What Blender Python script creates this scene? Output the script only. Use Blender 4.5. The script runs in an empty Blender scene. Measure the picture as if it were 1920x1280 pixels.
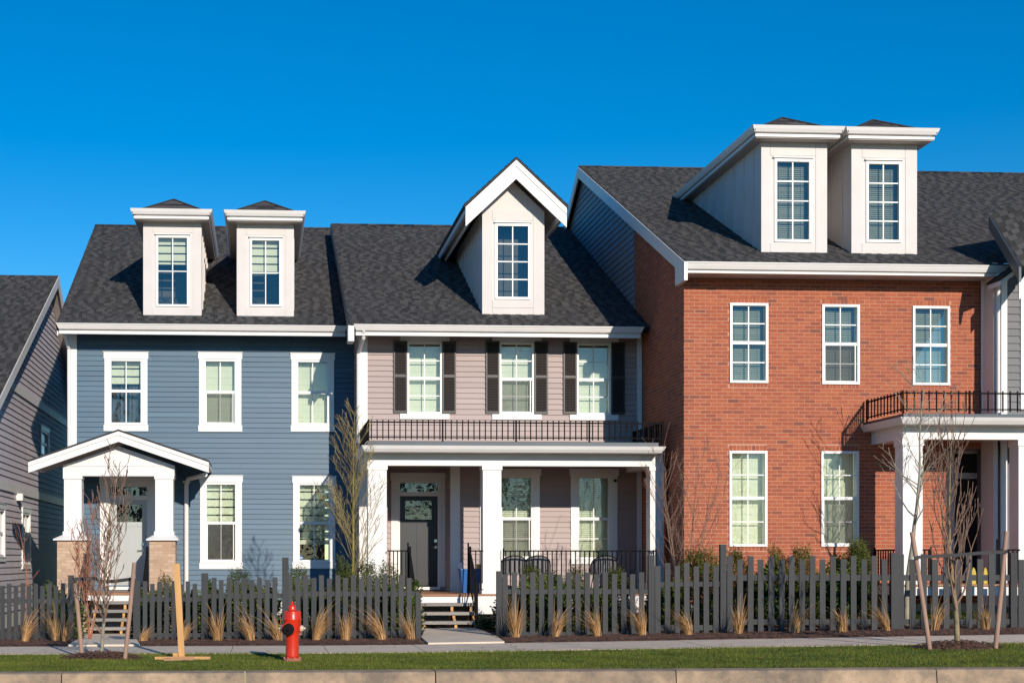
import bpy, math, random
import numpy as np
from mathutils import Vector, Matrix
R = random.Random(7)
S = bpy.context.scene
COL = S.collection
# ---------------------------------------------------------------- camera
F_PX, PXC, HOR, PHI, EYE = 2700.0, 654.0, 1050.0, 0.06, 1.45
cam = bpy.data.objects.new("camera", bpy.data.cameras.new("camera")); COL.objects.link(cam)
cam.location = (0, 0, EYE); cam.rotation_euler = (math.pi/2, 0, -PHI)
cam.data.sensor_width = 36; cam.data.lens = F_PX/1920*36
cam.data.shift_x = (960-PXC)/1920; cam.data.shift_y = (HOR-640)/1920
cam.data.clip_end = 2000
S.camera = cam
# ---------------------------------------------------------------- sky, sun, exposure
SUND = Vector((-0.27, 1.0, -0.37)).normalized()
W = bpy.data.worlds.new("World"); S.world = W; W.use_nodes = True
wn = W.node_tree.nodes; wl = W.node_tree.links
sky = wn.new("ShaderNodeTexSky"); sky.sky_type = 'NISHITA'; sky.sun_disc = False
sky.sun_elevation = math.asin(-SUND.z); sky.sun_rotation = math.atan2(-SUND.x, -SUND.y)
sky.altitude = 300; sky.air_density = 1.0; sky.dust_density = 0.0; sky.ozone_density = 4.0
hsv = wn.new("ShaderNodeHueSaturation"); hsv.inputs['Saturation'].default_value = 1.40; hsv.inputs['Hue'].default_value = 0.500; hsv.inputs['Value'].default_value = 1.10
wl.new(sky.outputs[0], hsv.inputs['Color']); wl.new(hsv.outputs[0], wn["Background"].inputs[0])
wn["Background"].inputs[1].default_value = 0.115
sl = bpy.data.lights.new("sun", 'SUN'); sl.energy = 4.6; sl.angle = math.radians(0.5); sl.color = (1.0, 0.90, 0.775)
so = bpy.data.objects.new("sun", sl); COL.objects.link(so)
so.rotation_euler = SUND.to_track_quat('-Z', 'Y').to_euler(); so.location = (10, -30, 20)
S.view_settings.view_transform = 'Standard'; S.view_settings.look = 'None'
S.view_settings.exposure = 0.0; S.view_settings.gamma = 1
S.view_settings.use_curve_mapping = False
# ---------------------------------------------------------------- pixel helpers (photo pixels -> metres on a plane at depth y)
def rr(px): return math.tan(math.atan((px-PXC)/F_PX)+PHI)
def X(px, y): return rr(px)*y
def Z(px, py, y): return EYE+(HOR-py)/F_PX*(y*math.cos(PHI)+X(px, y)*math.sin(PHI))
def rect(a, b, t, u, y):
    m = (a+b)/2
    return X(a, y), X(b, y), Z(m, u, y), Z(m, t, y)     # x0,x1,z0,z1
def sm(t): t = min(1, max(0, t)); return t*t*(3-2*t)
def G(x, y):
    h = 0.135*min(1.3, max(0, (x-2)/10))*sm((y-19.2)/4)
    h += -0.18*sm((y-25.5)/4)*sm((2.6-x)/1.5)
    h += 0.20*sm((y-26.3)/2)*sm((x-7.8)/1.2)
    return h
# ---------------------------------------------------------------- materials
def mat(name, c1, c2=None, rough=0.6, nscale=3.0, namt=0.12, bump=0.0, bscale=60.0, metal=0.0, spec=0.5, stretch=None, coord='Object', stain=None):
    m = bpy.data.materials.new(name); m.use_nodes = True
    n = m.node_tree.nodes; l = m.node_tree.links; b = n['Principled BSDF']
    b.inputs['Roughness'].default_value = rough; b.inputs['Metallic'].default_value = metal
    b.inputs['Specular IOR Level'].default_value = spec
    at = n.new('ShaderNodeAttribute'); at.attribute_name = 'tone'
    ramp = n.new('ShaderNodeMix'); ramp.data_type = 'RGBA'
    ramp.inputs[6].default_value = (*c1, 1); ramp.inputs[7].default_value = (*(c2 or c1), 1)
    l.new(at.outputs['Fac'], ramp.inputs[0])
    geo = n.new('ShaderNodeNewGeometry'); mp = n.new('ShaderNodeMapping')
    l.new(geo.outputs['Position'], mp.inputs[0])
    if stretch: mp.inputs['Scale'].default_value = stretch
    nz = n.new('ShaderNodeTexNoise'); nz.inputs['Scale'].default_value = nscale; nz.inputs['Detail'].default_value = 6; nz.inputs['Roughness'].default_value = 0.65
    l.new(mp.outputs[0], nz.inputs['Vector'])
    mr = n.new('ShaderNodeMapRange'); mr.inputs['From Min'].default_value = 0.25; mr.inputs['From Max'].default_value = 0.75
    mr.inputs['To Min'].default_value = 1-namt; mr.inputs['To Max'].default_value = 1+namt
    l.new(nz.outputs['Fac'], mr.inputs[0])
    mul = n.new('ShaderNodeMix'); mul.data_type = 'RGBA'; mul.blend_type = 'MULTIPLY'; mul.inputs[0].default_value = 1
    l.new(ramp.outputs[2], mul.inputs[6]); l.new(mr.outputs[0], mul.inputs[7])
    out = mul.outputs[2]
    if stain:
        sc, amt, lo, hi, colr = stain
        s = n.new('ShaderNodeTexNoise'); s.inputs['Scale'].default_value = sc; s.inputs['Detail'].default_value = 8; s.inputs['Roughness'].default_value = 0.7
        l.new(geo.outputs['Position'], s.inputs['Vector'])
        r2 = n.new('ShaderNodeMapRange'); r2.inputs['From Min'].default_value = lo; r2.inputs['From Max'].default_value = hi; r2.inputs['To Max'].default_value = amt
        l.new(s.outputs['Fac'], r2.inputs[0])
        mx = n.new('ShaderNodeMix'); mx.data_type = 'RGBA'; mx.inputs[7].default_value = (*colr, 1)
        l.new(r2.outputs[0], mx.inputs[0]); l.new(out, mx.inputs[6]); out = mx.outputs[2]
    l.new(out, b.inputs['Base Color'])
    if bump:
        bz = n.new('ShaderNodeTexNoise'); bz.inputs['Scale'].default_value = bscale; bz.inputs['Detail'].default_value = 4
        l.new(mp.outputs[0], bz.inputs['Vector'])
        bp = n.new('ShaderNodeBump'); bp.inputs['Strength'].default_value = bump; bp.inputs['Distance'].default_value = 0.01
        l.new(bz.outputs['Fac'], bp.inputs['Height']); l.new(bp.outputs[0], b.inputs['Normal'])
    return m
M = {}
M['white'] = mat('white_trim', (.76, .735, .71), (.69, .66, .63), .45, 1.2, .05, .08, 25, stain=(2.2, .22, .56, .8, (.52, .47, .42)))
M['vinyl'] = mat('white_vinyl', (.82, .81, .79), rough=.3, namt=.02)
M['dormerw'] = mat('dormer_panel', (.63, .585, .56), (.59, .545, .52), .55, 2.0, .06, .1, 30, stain=(5, .25, .58, .8, (.56, .49, .45)))
M['blue'] = mat('blue_siding', (.068, .138, .205), (.056, .118, .180), .5, 1.5, .10, .12, 18, stretch=(.25, .25, 4), stain=(.7, .10, .5, .85, (.16, .22, .28)))
M['taupe'] = mat('taupe_siding', (.39, .30, .285), (.345, .265, .25), .55, 1.5, .08, .12, 18, stretch=(.25, .25, 4), stain=(.9, .10, .5, .85, (.44, .36, .32)))
M['mauve'] = mat('mauve_siding', (.66, .60, .64), (.60, .54, .58), .55, 1.5, .10, .12, 18)
M['slate'] = mat('slate_siding', (.10, .10, .11), (.085, .085, .095), .5, 1.5, .08, .1, 18)
M['bluegrey'] = mat('blue_grey_siding', (.20, .23, .27), (.17, .20, .24), .55, 1.5, .08)
M['backing'] = mat('sheathing', (.03, .03, .032), rough=.9)
def brickmat(name, cols, noise):
    m = mat(name, (1, 1, 1), (1, 1, 1), .85, 14, noise, .35, 120, stain=(1.1, .16, .5, .8, (.30, .13, .08)))
    n = m.node_tree.nodes; l = m.node_tree.links
    cr = n.new('ShaderNodeValToRGB'); cr.color_ramp.interpolation = 'LINEAR'
    e = cr.color_ramp.elements
    while len(e) < len(cols): e.new(.5)
    for i, (p, c) in enumerate(cols): e[i].position = p; e[i].color = (*c, 1)
    at = [k for k in n if k.type == 'ATTRIBUTE'][0]
    mul = [k for k in n if k.type == 'MIX' and k.blend_type == 'MULTIPLY'][0]
    l.new(at.outputs['Fac'], cr.inputs[0]); l.new(cr.outputs[0], mul.inputs[6])
    return m
M['brick'] = brickmat('red_brick', [(0, (.20, .068, .045)), (.18, (.28, .074, .042)), (.5, (.35, .090, .042)), (1, (.41, .115, .050))], .12)
M['brick2'] = brickmat('tan_brick', [(0, (.38, .25, .17)), (.5, (.50, .34, .23)), (1, (.58, .41, .29))], .10)
M['mortar'] = mat('mortar', (.50, .265, .18), rough=.95, nscale=20, namt=.12)
M['mortar2'] = mat('tan_mortar', (.42, .30, .22), rough=.95, nscale=20, namt=.12)
M['shingle'] = mat('asphalt_shingle', (.024, .024, .026), (.106, .102, .101), .93, 90, .25, .4, 260, spec=.25, stain=(1.0, .10, .45, .8, (.075, .066, .062)))
M['shbase'] = mat('shingle_underlay', (.022, .022, .024), rough=.95, spec=.2)
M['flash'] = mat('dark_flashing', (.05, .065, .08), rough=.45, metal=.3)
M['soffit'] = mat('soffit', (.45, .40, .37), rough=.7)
M['black'] = mat('black_metal', (.007, .007, .008), rough=.85, spec=.15)
M['fence'] = mat('charcoal_fence', (.027, .029, .032), (.041, .042, .045), .7, 5, .18, .25, 70, stretch=(1, 1, .12), stain=(3, .35, .56, .85, (.085, .085, .085)))
M['fence'].name = 'charcoal_stain'
M['concrete'] = mat('concrete', (.68, .56, .43), (.60, .49, .38), .85, 2.2, .10, .2, 120, stain=(1.3, .35, .5, .8, (.33, .30, .27)))
M['kerb'] = mat('kerb_concrete', (.44, .315, .205), (.36, .26, .175), .9, 3.0, .28, .5, 60, stain=(1.7, .85, .40, .62, (.15, .12, .095)))
M['found'] = mat('white_foundation', (.62, .60, .57), rough=.8, namt=.08)
M['asphalt'] = mat('asphalt', (.05, .05, .052), rough=.9, nscale=40, namt=.25, bump=.4, bscale=150)
M['mulch'] = mat('bark_mulch', (.075, .034, .022), (.15, .07, .042), .95, 60, .5, .8, 90)
M['lawn'] = mat('lawn_soil', (.045, .070, .016), rough=.95, nscale=30, namt=.4, bump=.5)
M['grass'] = mat('grass_blades', (.040, .078, .008), (.185, .19, .026), .6, 1.2, .30, spec=.3)
M['conifer'] = mat('conifer_foliage', (.010, .018, .007), (.028, .040, .014), .8)
M['straw'] = mat('dry_grass', (.30, .15, .06), (.60, .36, .16), .7, 8, .15, spec=.2)
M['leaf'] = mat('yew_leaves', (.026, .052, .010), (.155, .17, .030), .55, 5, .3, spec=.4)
M['laurel'] = mat('laurel_leaves', (.030, .060, .012), (.12, .16, .03), .35, 5, .3, spec=.5)
M['rustleaf'] = mat('rust_leaves', (.20, .07, .03), (.34, .13, .05), .6, 5, .3)
M['bark_y'] = mat('yellow_green_bark', (.17, .15, .025), (.30, .26, .06), .7, 20, .25, .3)
M['bark_t'] = mat('tan_yellow_bark', (.20, .15, .06), (.36, .28, .12), .7, 20, .25, .3)
M['bark_b'] = mat('brown_bark', (.14, .085, .062), (.30, .18, .125), .7, 20, .25, .3)
M['bark_r'] = mat('red_bark', (.26, .085, .045), (.40, .15, .08), .6, 20, .25, .3)
M['bark_p'] = mat('pale_bark', (.22, .20, .15), (.34, .31, .24), .7, 14, .35, .3)
M['bark_g'] = mat('grey_green_bark', (.20, .18, .07), (.28, .18, .12), .7, 14, .35, .3)
M['wood'] = mat('raw_timber', (.60, .33, .12), (.50, .27, .10), .7, 6, .22, .3, 60, stretch=(1, 1, .15))
M['oldwood'] = mat('weathered_timber', (.36, .22, .16), (.27, .165, .12), .75, 6, .25, .4, 60, stretch=(1, 1, .15))
M['deck'] = mat('deck_timber', (.34, .16, .08), (.42, .22, .12), .7, 8, .2)
M['tread'] = mat('grey_tread', (.34, .31, .28), (.26, .24, .22), .95, 45, .45, .8, 150)
M['door_l'] = mat('pale_grey_door', (.44, .46, .45), rough=.35, namt=.02)
M['door_d'] = mat('charcoal_door', (.014, .016, .020), rough=.4, namt=.03)
M['shutter'] = mat('brown_black_shutter', (.036, .030, .028), (.05, .042, .04), .45, namt=.08)
M['red'] = mat('red_hydrant_paint', (.58, .030, .010), (.48, .026, .010), .28, 9, .15, .15, 40, stain=(9, .75, .66, .74, (.42, .22, .17)))
M['redbase'] = mat('worn_red_paint', (.40, .10, .07), rough=.7, nscale=25, namt=.3, stain=(30, .8, .5, .6, (.45, .33, .28)))
M['cream'] = mat('cream_paint', (.62, .50, .36), rough=.5, namt=.1)
M['steel'] = mat('brushed_steel', (.6, .6, .58), rough=.25, metal=1)
M['rubber'] = mat('black_strap', (.018, .018, .020), rough=.7, namt=.1)
M['blind'] = mat('blind_fabric', (.70, .70, .60), (.60, .61, .52), .8, 2, .05)
M['slat'] = mat('blind_slats', (.30, .31, .26), (.20, .22, .18), .7, 2, .05)
M['curtain'] = mat('dark_clothes', (.015, .018, .03), (.10, .10, .14), .8, 9, .6)
M['bluepl'] = mat('blue_plastic', (.010, .11, .36), rough=.4)
M['yellow'] = mat('yellow_plastic', (.50, .36, .02), rough=.45)
M['wicker'] = mat('grey_mesh_chair', (.16, .15, .15), rough=.6, nscale=150, namt=.5)
M['floor'] = mat('room_wall', (.10, .09, .08), rough=.9)
def glass(name, tint, gloss, refl=(1, 1, 1)):
    m = bpy.data.materials.new(name); m.use_nodes = True
    n = m.node_tree.nodes; l = m.node_tree.links; n.remove(n['Principled BSDF'])
    t = n.new('ShaderNodeBsdfTransparent'); t.inputs[0].default_value = (*tint, 1)
    g = n.new('ShaderNodeBsdfGlossy'); g.inputs['Roughness'].default_value = 0.0; g.inputs[0].default_value = (*refl, 1)
    fr = n.new('ShaderNodeFresnel'); fr.inputs[0].default_value = 1.5
    ma = n.new('ShaderNodeMath'); ma.operation = 'MULTIPLY_ADD'; ma.inputs[1].default_value = 1.3; ma.inputs[2].default_value = gloss
    nz = n.new('ShaderNodeTexNoise'); nz.inputs['Scale'].default_value = 2.2
    ge = n.new('ShaderNodeNewGeometry'); l.new(ge.outputs['Position'], nz.inputs['Vector'])
    bp = n.new('ShaderNodeBump'); bp.inputs['Strength'].default_value = .12; bp.inputs['Distance'].default_value = .02
    l.new(nz.outputs['Fac'], bp.inputs['Height']); l.new(bp.outputs[0], g.inputs['Normal'])
    l.new(fr.outputs[0], ma.inputs[0])
    mx = n.new('ShaderNodeMixShader'); l.new(ma.outputs[0], mx.inputs[0]); l.new(t.outputs[0], mx.inputs[1]); l.new(g.outputs[0], mx.inputs[2])
    l.new(mx.outputs[0], n['Material Output'].inputs[0]); return m
M['glass'] = glass('window_glass', (.86, .915, .84), .07)
def screenmat():
    m = bpy.data.materials.new('insect_screen'); m.use_nodes = True
    n = m.node_tree.nodes; l = m.node_tree.links
    t = n.new('ShaderNodeBsdfTransparent'); mx = n.new('ShaderNodeMixShader'); mx.inputs[0].default_value = .42
    b = n['Principled BSDF']; b.inputs['Base Color'].default_value = (.10, .10, .10, 1); b.inputs['Roughness'].default_value = .8
    l.new(t.outputs[0], mx.inputs[1]); l.new(b.outputs[0], mx.inputs[2]); l.new(mx.outputs[0], n['Material Output'].inputs[0]); return m
M['screen'] = screenmat()
# ---------------------------------------------------------------- mesh builder
class MB:
    def __init__(s): s.v = []; s.f = []; s.t = []; s.sm = False
    def add(s, vs, fs, tone=0.0):
        o = len(s.v); s.v += [tuple(p) for p in vs]; s.f += [tuple(i+o for i in f) for f in fs]; s.t += [tone]*len(fs)
    def box(s, x0, x1, y0, y1, z0, z1, tone=0.0):
        s.add([(x0,y0,z0),(x1,y0,z0),(x1,y1,z0),(x0,y1,z0),(x0,y0,z1),(x1,y0,z1),(x1,y1,z1),(x0,y1,z1)],
              [(0,3,2,1),(4,5,6,7),(0,1,5,4),(1,2,6,5),(2,3,7,6),(3,0,4,7)], tone); return s
    def frustum(s, x0, x1, y0, y1, z0, z1, e, tone=0.0, ey1=0.0):
        s.add([(x0+e,y0+e,z0),(x1-e,y0+e,z0),(x1-e,y1-ey1,z0),(x0+e,y1-ey1,z0),(x0,y0,z1),(x1,y0,z1),(x1,y1,z1),(x0,y1,z1)],
              [(0,3,2,1),(4,5,6,7),(0,1,5,4),(1,2,6,5),(2,3,7,6),(3,0,4,7)], tone); return s
    def prism(s, poly, d, tone=0.0):           # poly: list of 3D points, extruded by vector d
        n = len(poly); a = [Vector(p) for p in poly]; b = [p+Vector(d) for p in a]
        fs = [tuple(range(n-1, -1, -1)), tuple(range(n, 2*n))]+[(i, (i+1) % n, n+(i+1) % n, n+i) for i in range(n)]
        s.add(a+b, fs, tone); return s
    def tube(s, pts, rad, n=6, tone=0.0, cap=True):
        pts = [Vector(p) for p in pts]; rings = []
        o = len(s.v)
        for i, p in enumerate(pts):
            d = (pts[min(i+1, len(pts)-1)]-pts[max(i-1, 0)])
            d = d.normalized() if d.length > 1e-9 else Vector((0, 0, 1))
            u = d.cross(Vector((0, 1, 0.01)) if abs(d.y) < .9 else Vector((1, 0, 0))).normalized(); w = d.cross(u)
            r = rad[i] if isinstance(rad, (list, tuple)) else rad
            for k in range(n):
                a = 2*math.pi*k/n; s.v.append(tuple(p+(u*math.cos(a)+w*math.sin(a))*r))
        for i in range(len(pts)-1):
            for k in range(n):
                s.f.append((o+i*n+k, o+i*n+(k+1) % n, o+(i+1)*n+(k+1) % n, o+(i+1)*n+k)); s.t.append(tone)
        if cap:
            s.f.append(tuple(o+k for k in range(n-1, -1, -1))); s.t.append(tone)
            s.f.append(tuple(o+(len(pts)-1)*n+k for k in range(n))); s.t.append(tone)
        return s
    def lathe(s, prof, c, axis='z', n=24, tone=0.0):     # prof: (radius, height)
        o = len(s.v)
        for r, h in prof:
            for k in range(n):
                a = 2*math.pi*k/n; u, w = r*math.cos(a), r*math.sin(a)
                if axis == 'z': p = (c[0]+u, c[1]+w, c[2]+h)
                elif axis == 'x': p = (c[0]+h, c[1]+u, c[2]+w)
                else: p = (c[0]+u, c[1]+h, c[2]+w)
                s.v.append(p)
        for i in range(len(prof)-1):
            for k in range(n):
                s.f.append((o+i*n+k, o+i*n+(k+1) % n, o+(i+1)*n+(k+1) % n, o+(i+1)*n+k)); s.t.append(tone)
        s.f.append(tuple(o+k for k in range(n-1, -1, -1))); s.t.append(tone)
        s.f.append(tuple(o+(len(prof)-1)*n+k for k in range(n))); s.t.append(tone)
        return s
    def mesh(s, name, m):
        me = bpy.data.meshes.new(name); me.from_pydata(s.v, [], s.f)
        a = me.attributes.new('tone', 'FLOAT', 'FACE'); a.data.foreach_set('value', s.t)
        me.materials.append(m)
        import bmesh
        bm = bmesh.new(); bm.from_mesh(me); bmesh.ops.recalc_face_normals(bm, faces=bm.faces); bm.to_mesh(me); bm.free()
        if s.sm: me.shade_smooth() if hasattr(me, 'shade_smooth') else [setattr(p, 'use_smooth', True) for p in me.polygons]
        return me
    def build(s, name, m, parent=None, **kw):
        return link(name, s.mesh(name, M[m] if isinstance(m, str) else m), parent, **kw)
def link(name, data, parent=None, loc=None, label=None, cat=None, group=None, kind=None):
    o = bpy.data.objects.new(name, data); COL.objects.link(o)
    if parent is not None:
        o.parent = parent
        if loc is None: o.location = tuple(-c for c in parent.location) if parent.type == 'EMPTY' else (0, 0, 0)
        else: o.location = loc
    elif loc is not None: o.location = loc
    if label: o['label'] = label
    if cat: o['category'] = cat
    if group: o['group'] = group
    if kind: o['kind'] = kind
    return o
def thing(name, label, cat, loc, group=None):
    return link(name, None, None, loc, label, cat, group)
# ---------------------------------------------------------------- planes for walls: local (u, z, off) -> world
def front(y): return lambda u, z, o=0.0: (u, y-o, z)
def left(x): return lambda u, z, o=0.0: (x-o, u, z)
def right(x): return lambda u, z, o=0.0: (x+o, u, z)
def lbox(mb, P, u0, u1, z0, z1, o0, o1, tone=0.0):
    v = [P(u, z, o) for z in (z0, z1) for (u, o) in ((u0, o1), (u1, o1), (u1, o0), (u0, o0))]
    mb.add(v, [(0,3,2,1),(4,5,6,7),(0,1,5,4),(1,2,6,5),(2,3,7,6),(3,0,4,7)], tone)
def cells(u0, u1, z0, z1, ops):
    us = sorted({u0, u1, *[min(max(a, u0), u1) for o in ops for a in o[:2]]}); zs = sorted({z0, z1, *[min(max(a, z0), z1) for o in ops for a in o[2:4]]})
    for i in range(len(us)-1):
        for j in range(len(zs)-1):
            a, b, c, d = us[i], us[i+1], zs[j], zs[j+1]; mu, mz = (a+b)/2, (c+d)/2
            if not any(o[0] < mu < o[1] and o[2] < mz < o[3] for o in ops): yield a, b, c, d
def cut(a, b, ops, z):
    seg = [(a, b)]
    for o in ops:
        if o[2] < z < o[3]:
            ns = []
            for s0, s1 in seg:
                if o[1] <= s0 or o[0] >= s1: ns.append((s0, s1)); continue
                if o[0] > s0: ns.append((s0, o[0]))
                if o[1] < s1: ns.append((o[1], s1))
            seg = ns
    return seg
def siding(parent, P, u0, u1, z0, z1, ops, m, pitch=.121, rng=None, body='front_wall', th=.15):
    """lap boards, each its own part; rng(z)->(u0,u1) clips to a gable"""
    mb = MB()
    if rng is None:
        for c in cells(u0, u1, z0, z1, ops): lbox(mb, P, c[0], c[1], c[2], c[3], -th, 0)
    else:
        n = 14; 
        zs = [z0+(z1-z0)*i/n for i in range(n+1)]
        pts = [P(rng(z)[0], z, 0) for z in zs]+[P(rng(z)[1], z, 0) for z in reversed(zs)]
        d = Vector(P(0, 0, -th))-Vector(P(0, 0, 0)); mb.prism(pts, d)
    w = mb.build(body, 'backing', parent)
    z = z0; 
    while z < z1-.02:
        zt = min(z+pitch, z1)
        if rng: lo, hi = rng(z); lo2, hi2 = rng(zt)
        else: lo, hi, lo2, hi2 = u0, u1, u0, u1
        segs = []
        for a, b in cut(lo, hi, ops, (z+zt)/2):
            if b-a > 3.2 and R.random() < .7: c = R.uniform(a+.8, b-.8); segs += [(a, c-.002), (c+.002, b)]
            else: segs.append((a, b))
        for a, b in segs:
            if b-a < .02: continue
            a2 = lo2 if a == lo else a; b2 = hi2 if b == hi else b
            q = MB(); t = R.random(); j = R.uniform(-.002, .002)
            v = [P(a, z, .032+j), P(b, z, .032+j), P(b, z, .0), P(a, z, .0), P(a2, zt, .008), P(b2, zt, .008), P(b2, zt, 0), P(a2, zt, 0)]
            q.add(v, [(0,3,2,1),(4,5,6,7),(0,1,5,4),(1,2,6,5),(2,3,7,6),(3,0,4,7)], t)
            q.build('siding_board', m, w)
        z = zt
    return w
def bricktone():
    r = R.random()
    return R.uniform(.0, .2) if r < .05 else (R.uniform(.30, .48) if r < .3 else R.uniform(.4, 1.0))
TONES = [.05, .18, .3, .42, .5, .58, .66, .75, .85, .97]
_bm = {}
def brickmesh(w, h, t, key, m):
    k = (round(w, 3), round(h, 3), t, key)
    if k not in _bm:
        mb = MB(); d = .03; c = .003
        f = [(-w/2+c, -.0, -h/2+c), (w/2-c, -.0, -h/2+c), (w/2-c, -.0, h/2-c), (-w/2+c, -.0, h/2-c)]
        b = [(-w/2, .003, -h/2), (w/2, .003, -h/2), (w/2, .003, h/2), (-w/2, .003, h/2)]
        e = [(-w/2, d, -h/2), (w/2, d, -h/2), (w/2, d, h/2), (-w/2, d, h/2)]
        mb.add(f+b+e, [(0,1,2,3)]+[(i, 4+i, 4+(i+1) % 4, (i+1) % 4) for i in range(4)]+[(4+i, 8+i, 8+(i+1) % 4, 4+(i+1) % 4) for i in range(4)]+[(8,11,10,9)], t)
        _bm[k] = mb.mesh('brick', M[m])
    return _bm[k]
def bricks(parent, P, u0, u1, z0, z1, ops, L=.232, H=.077, J=.013, m='brick', mort='mortar', cap=300, body='front_wall', rot=0.0, top=None, soldiers=True, score=None):
    mb = MB()
    if top is None:
        for c in cells(u0, u1, z0, z1, ops): lbox(mb, P, c[0], c[1], c[2], c[3], -.15, -.001)
    else:
        pts = [P(u0, z0, -.001), P(u1, z0, -.001), P(u1, top(u1), -.001), P(u0, top(u0), -.001)]
        mb.prism(pts, Vector(P(0, 0, -.15))-Vector(P(0, 0, 0)))
    w = mb.build(body, mort, parent)
    lst = []
    ops2 = list(ops); 
    if soldiers:
        for o in ops:
            for (za, zb) in ((o[3]+J*.5, o[3]+.115), (o[2]-.085, o[2]-J*.5)):
                n = max(1, round((o[1]-o[0])/.077)); st = (o[1]-o[0])/n
                for i in range(n): lst.append((o[0]+(i+.5)*st, (za+zb)/2, st-J, zb-za-J*.3))
            ops2.append((o[0]-.004, o[1]+.004, o[2]-.09, o[3]+.12))
    r = 0; z = z0
    while z+H*.6 < z1:
        off = -(L/2)*(r % 2)+R.uniform(-.006, .006); u = u0+off
        while u < u1:
            a, b = max(u, u0), min(u+L-J, u1)
            if b-a > .03:
                for s0, s1 in cut(a, b, ops2, z+H/2):
                    if s1-s0 > .03 and (top is None or top((s0+s1)/2) > z+H):
                        lst.append(((s0+s1)/2, z+H/2, s1-s0, H-J))
            u += L
        z += H; r += 1
    sc = score or (lambda b: b[0])
    full = sorted([b for b in lst], key=sc)
    n = 0; stuff = MB()
    for i, (u, zc, bw, bh) in enumerate(full):
        t = bricktone(); j = R.uniform(-.003, .003)
        if n < cap:
            t = min(TONES, key=lambda q: abs(q-t))
            o = link('brick', brickmesh(bw, bh, t, m, m), w, P(u, zc, .004+j)); o.rotation_euler.z = rot; n += 1
        else:
            lbox(stuff, P, u-bw/2, u+bw/2, zc-bh/2, zc+bh/2, -.008, .004+j, t)
    if stuff.v: stuff.build('brickwork', m, w, kind='stuff')
    return w
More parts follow.
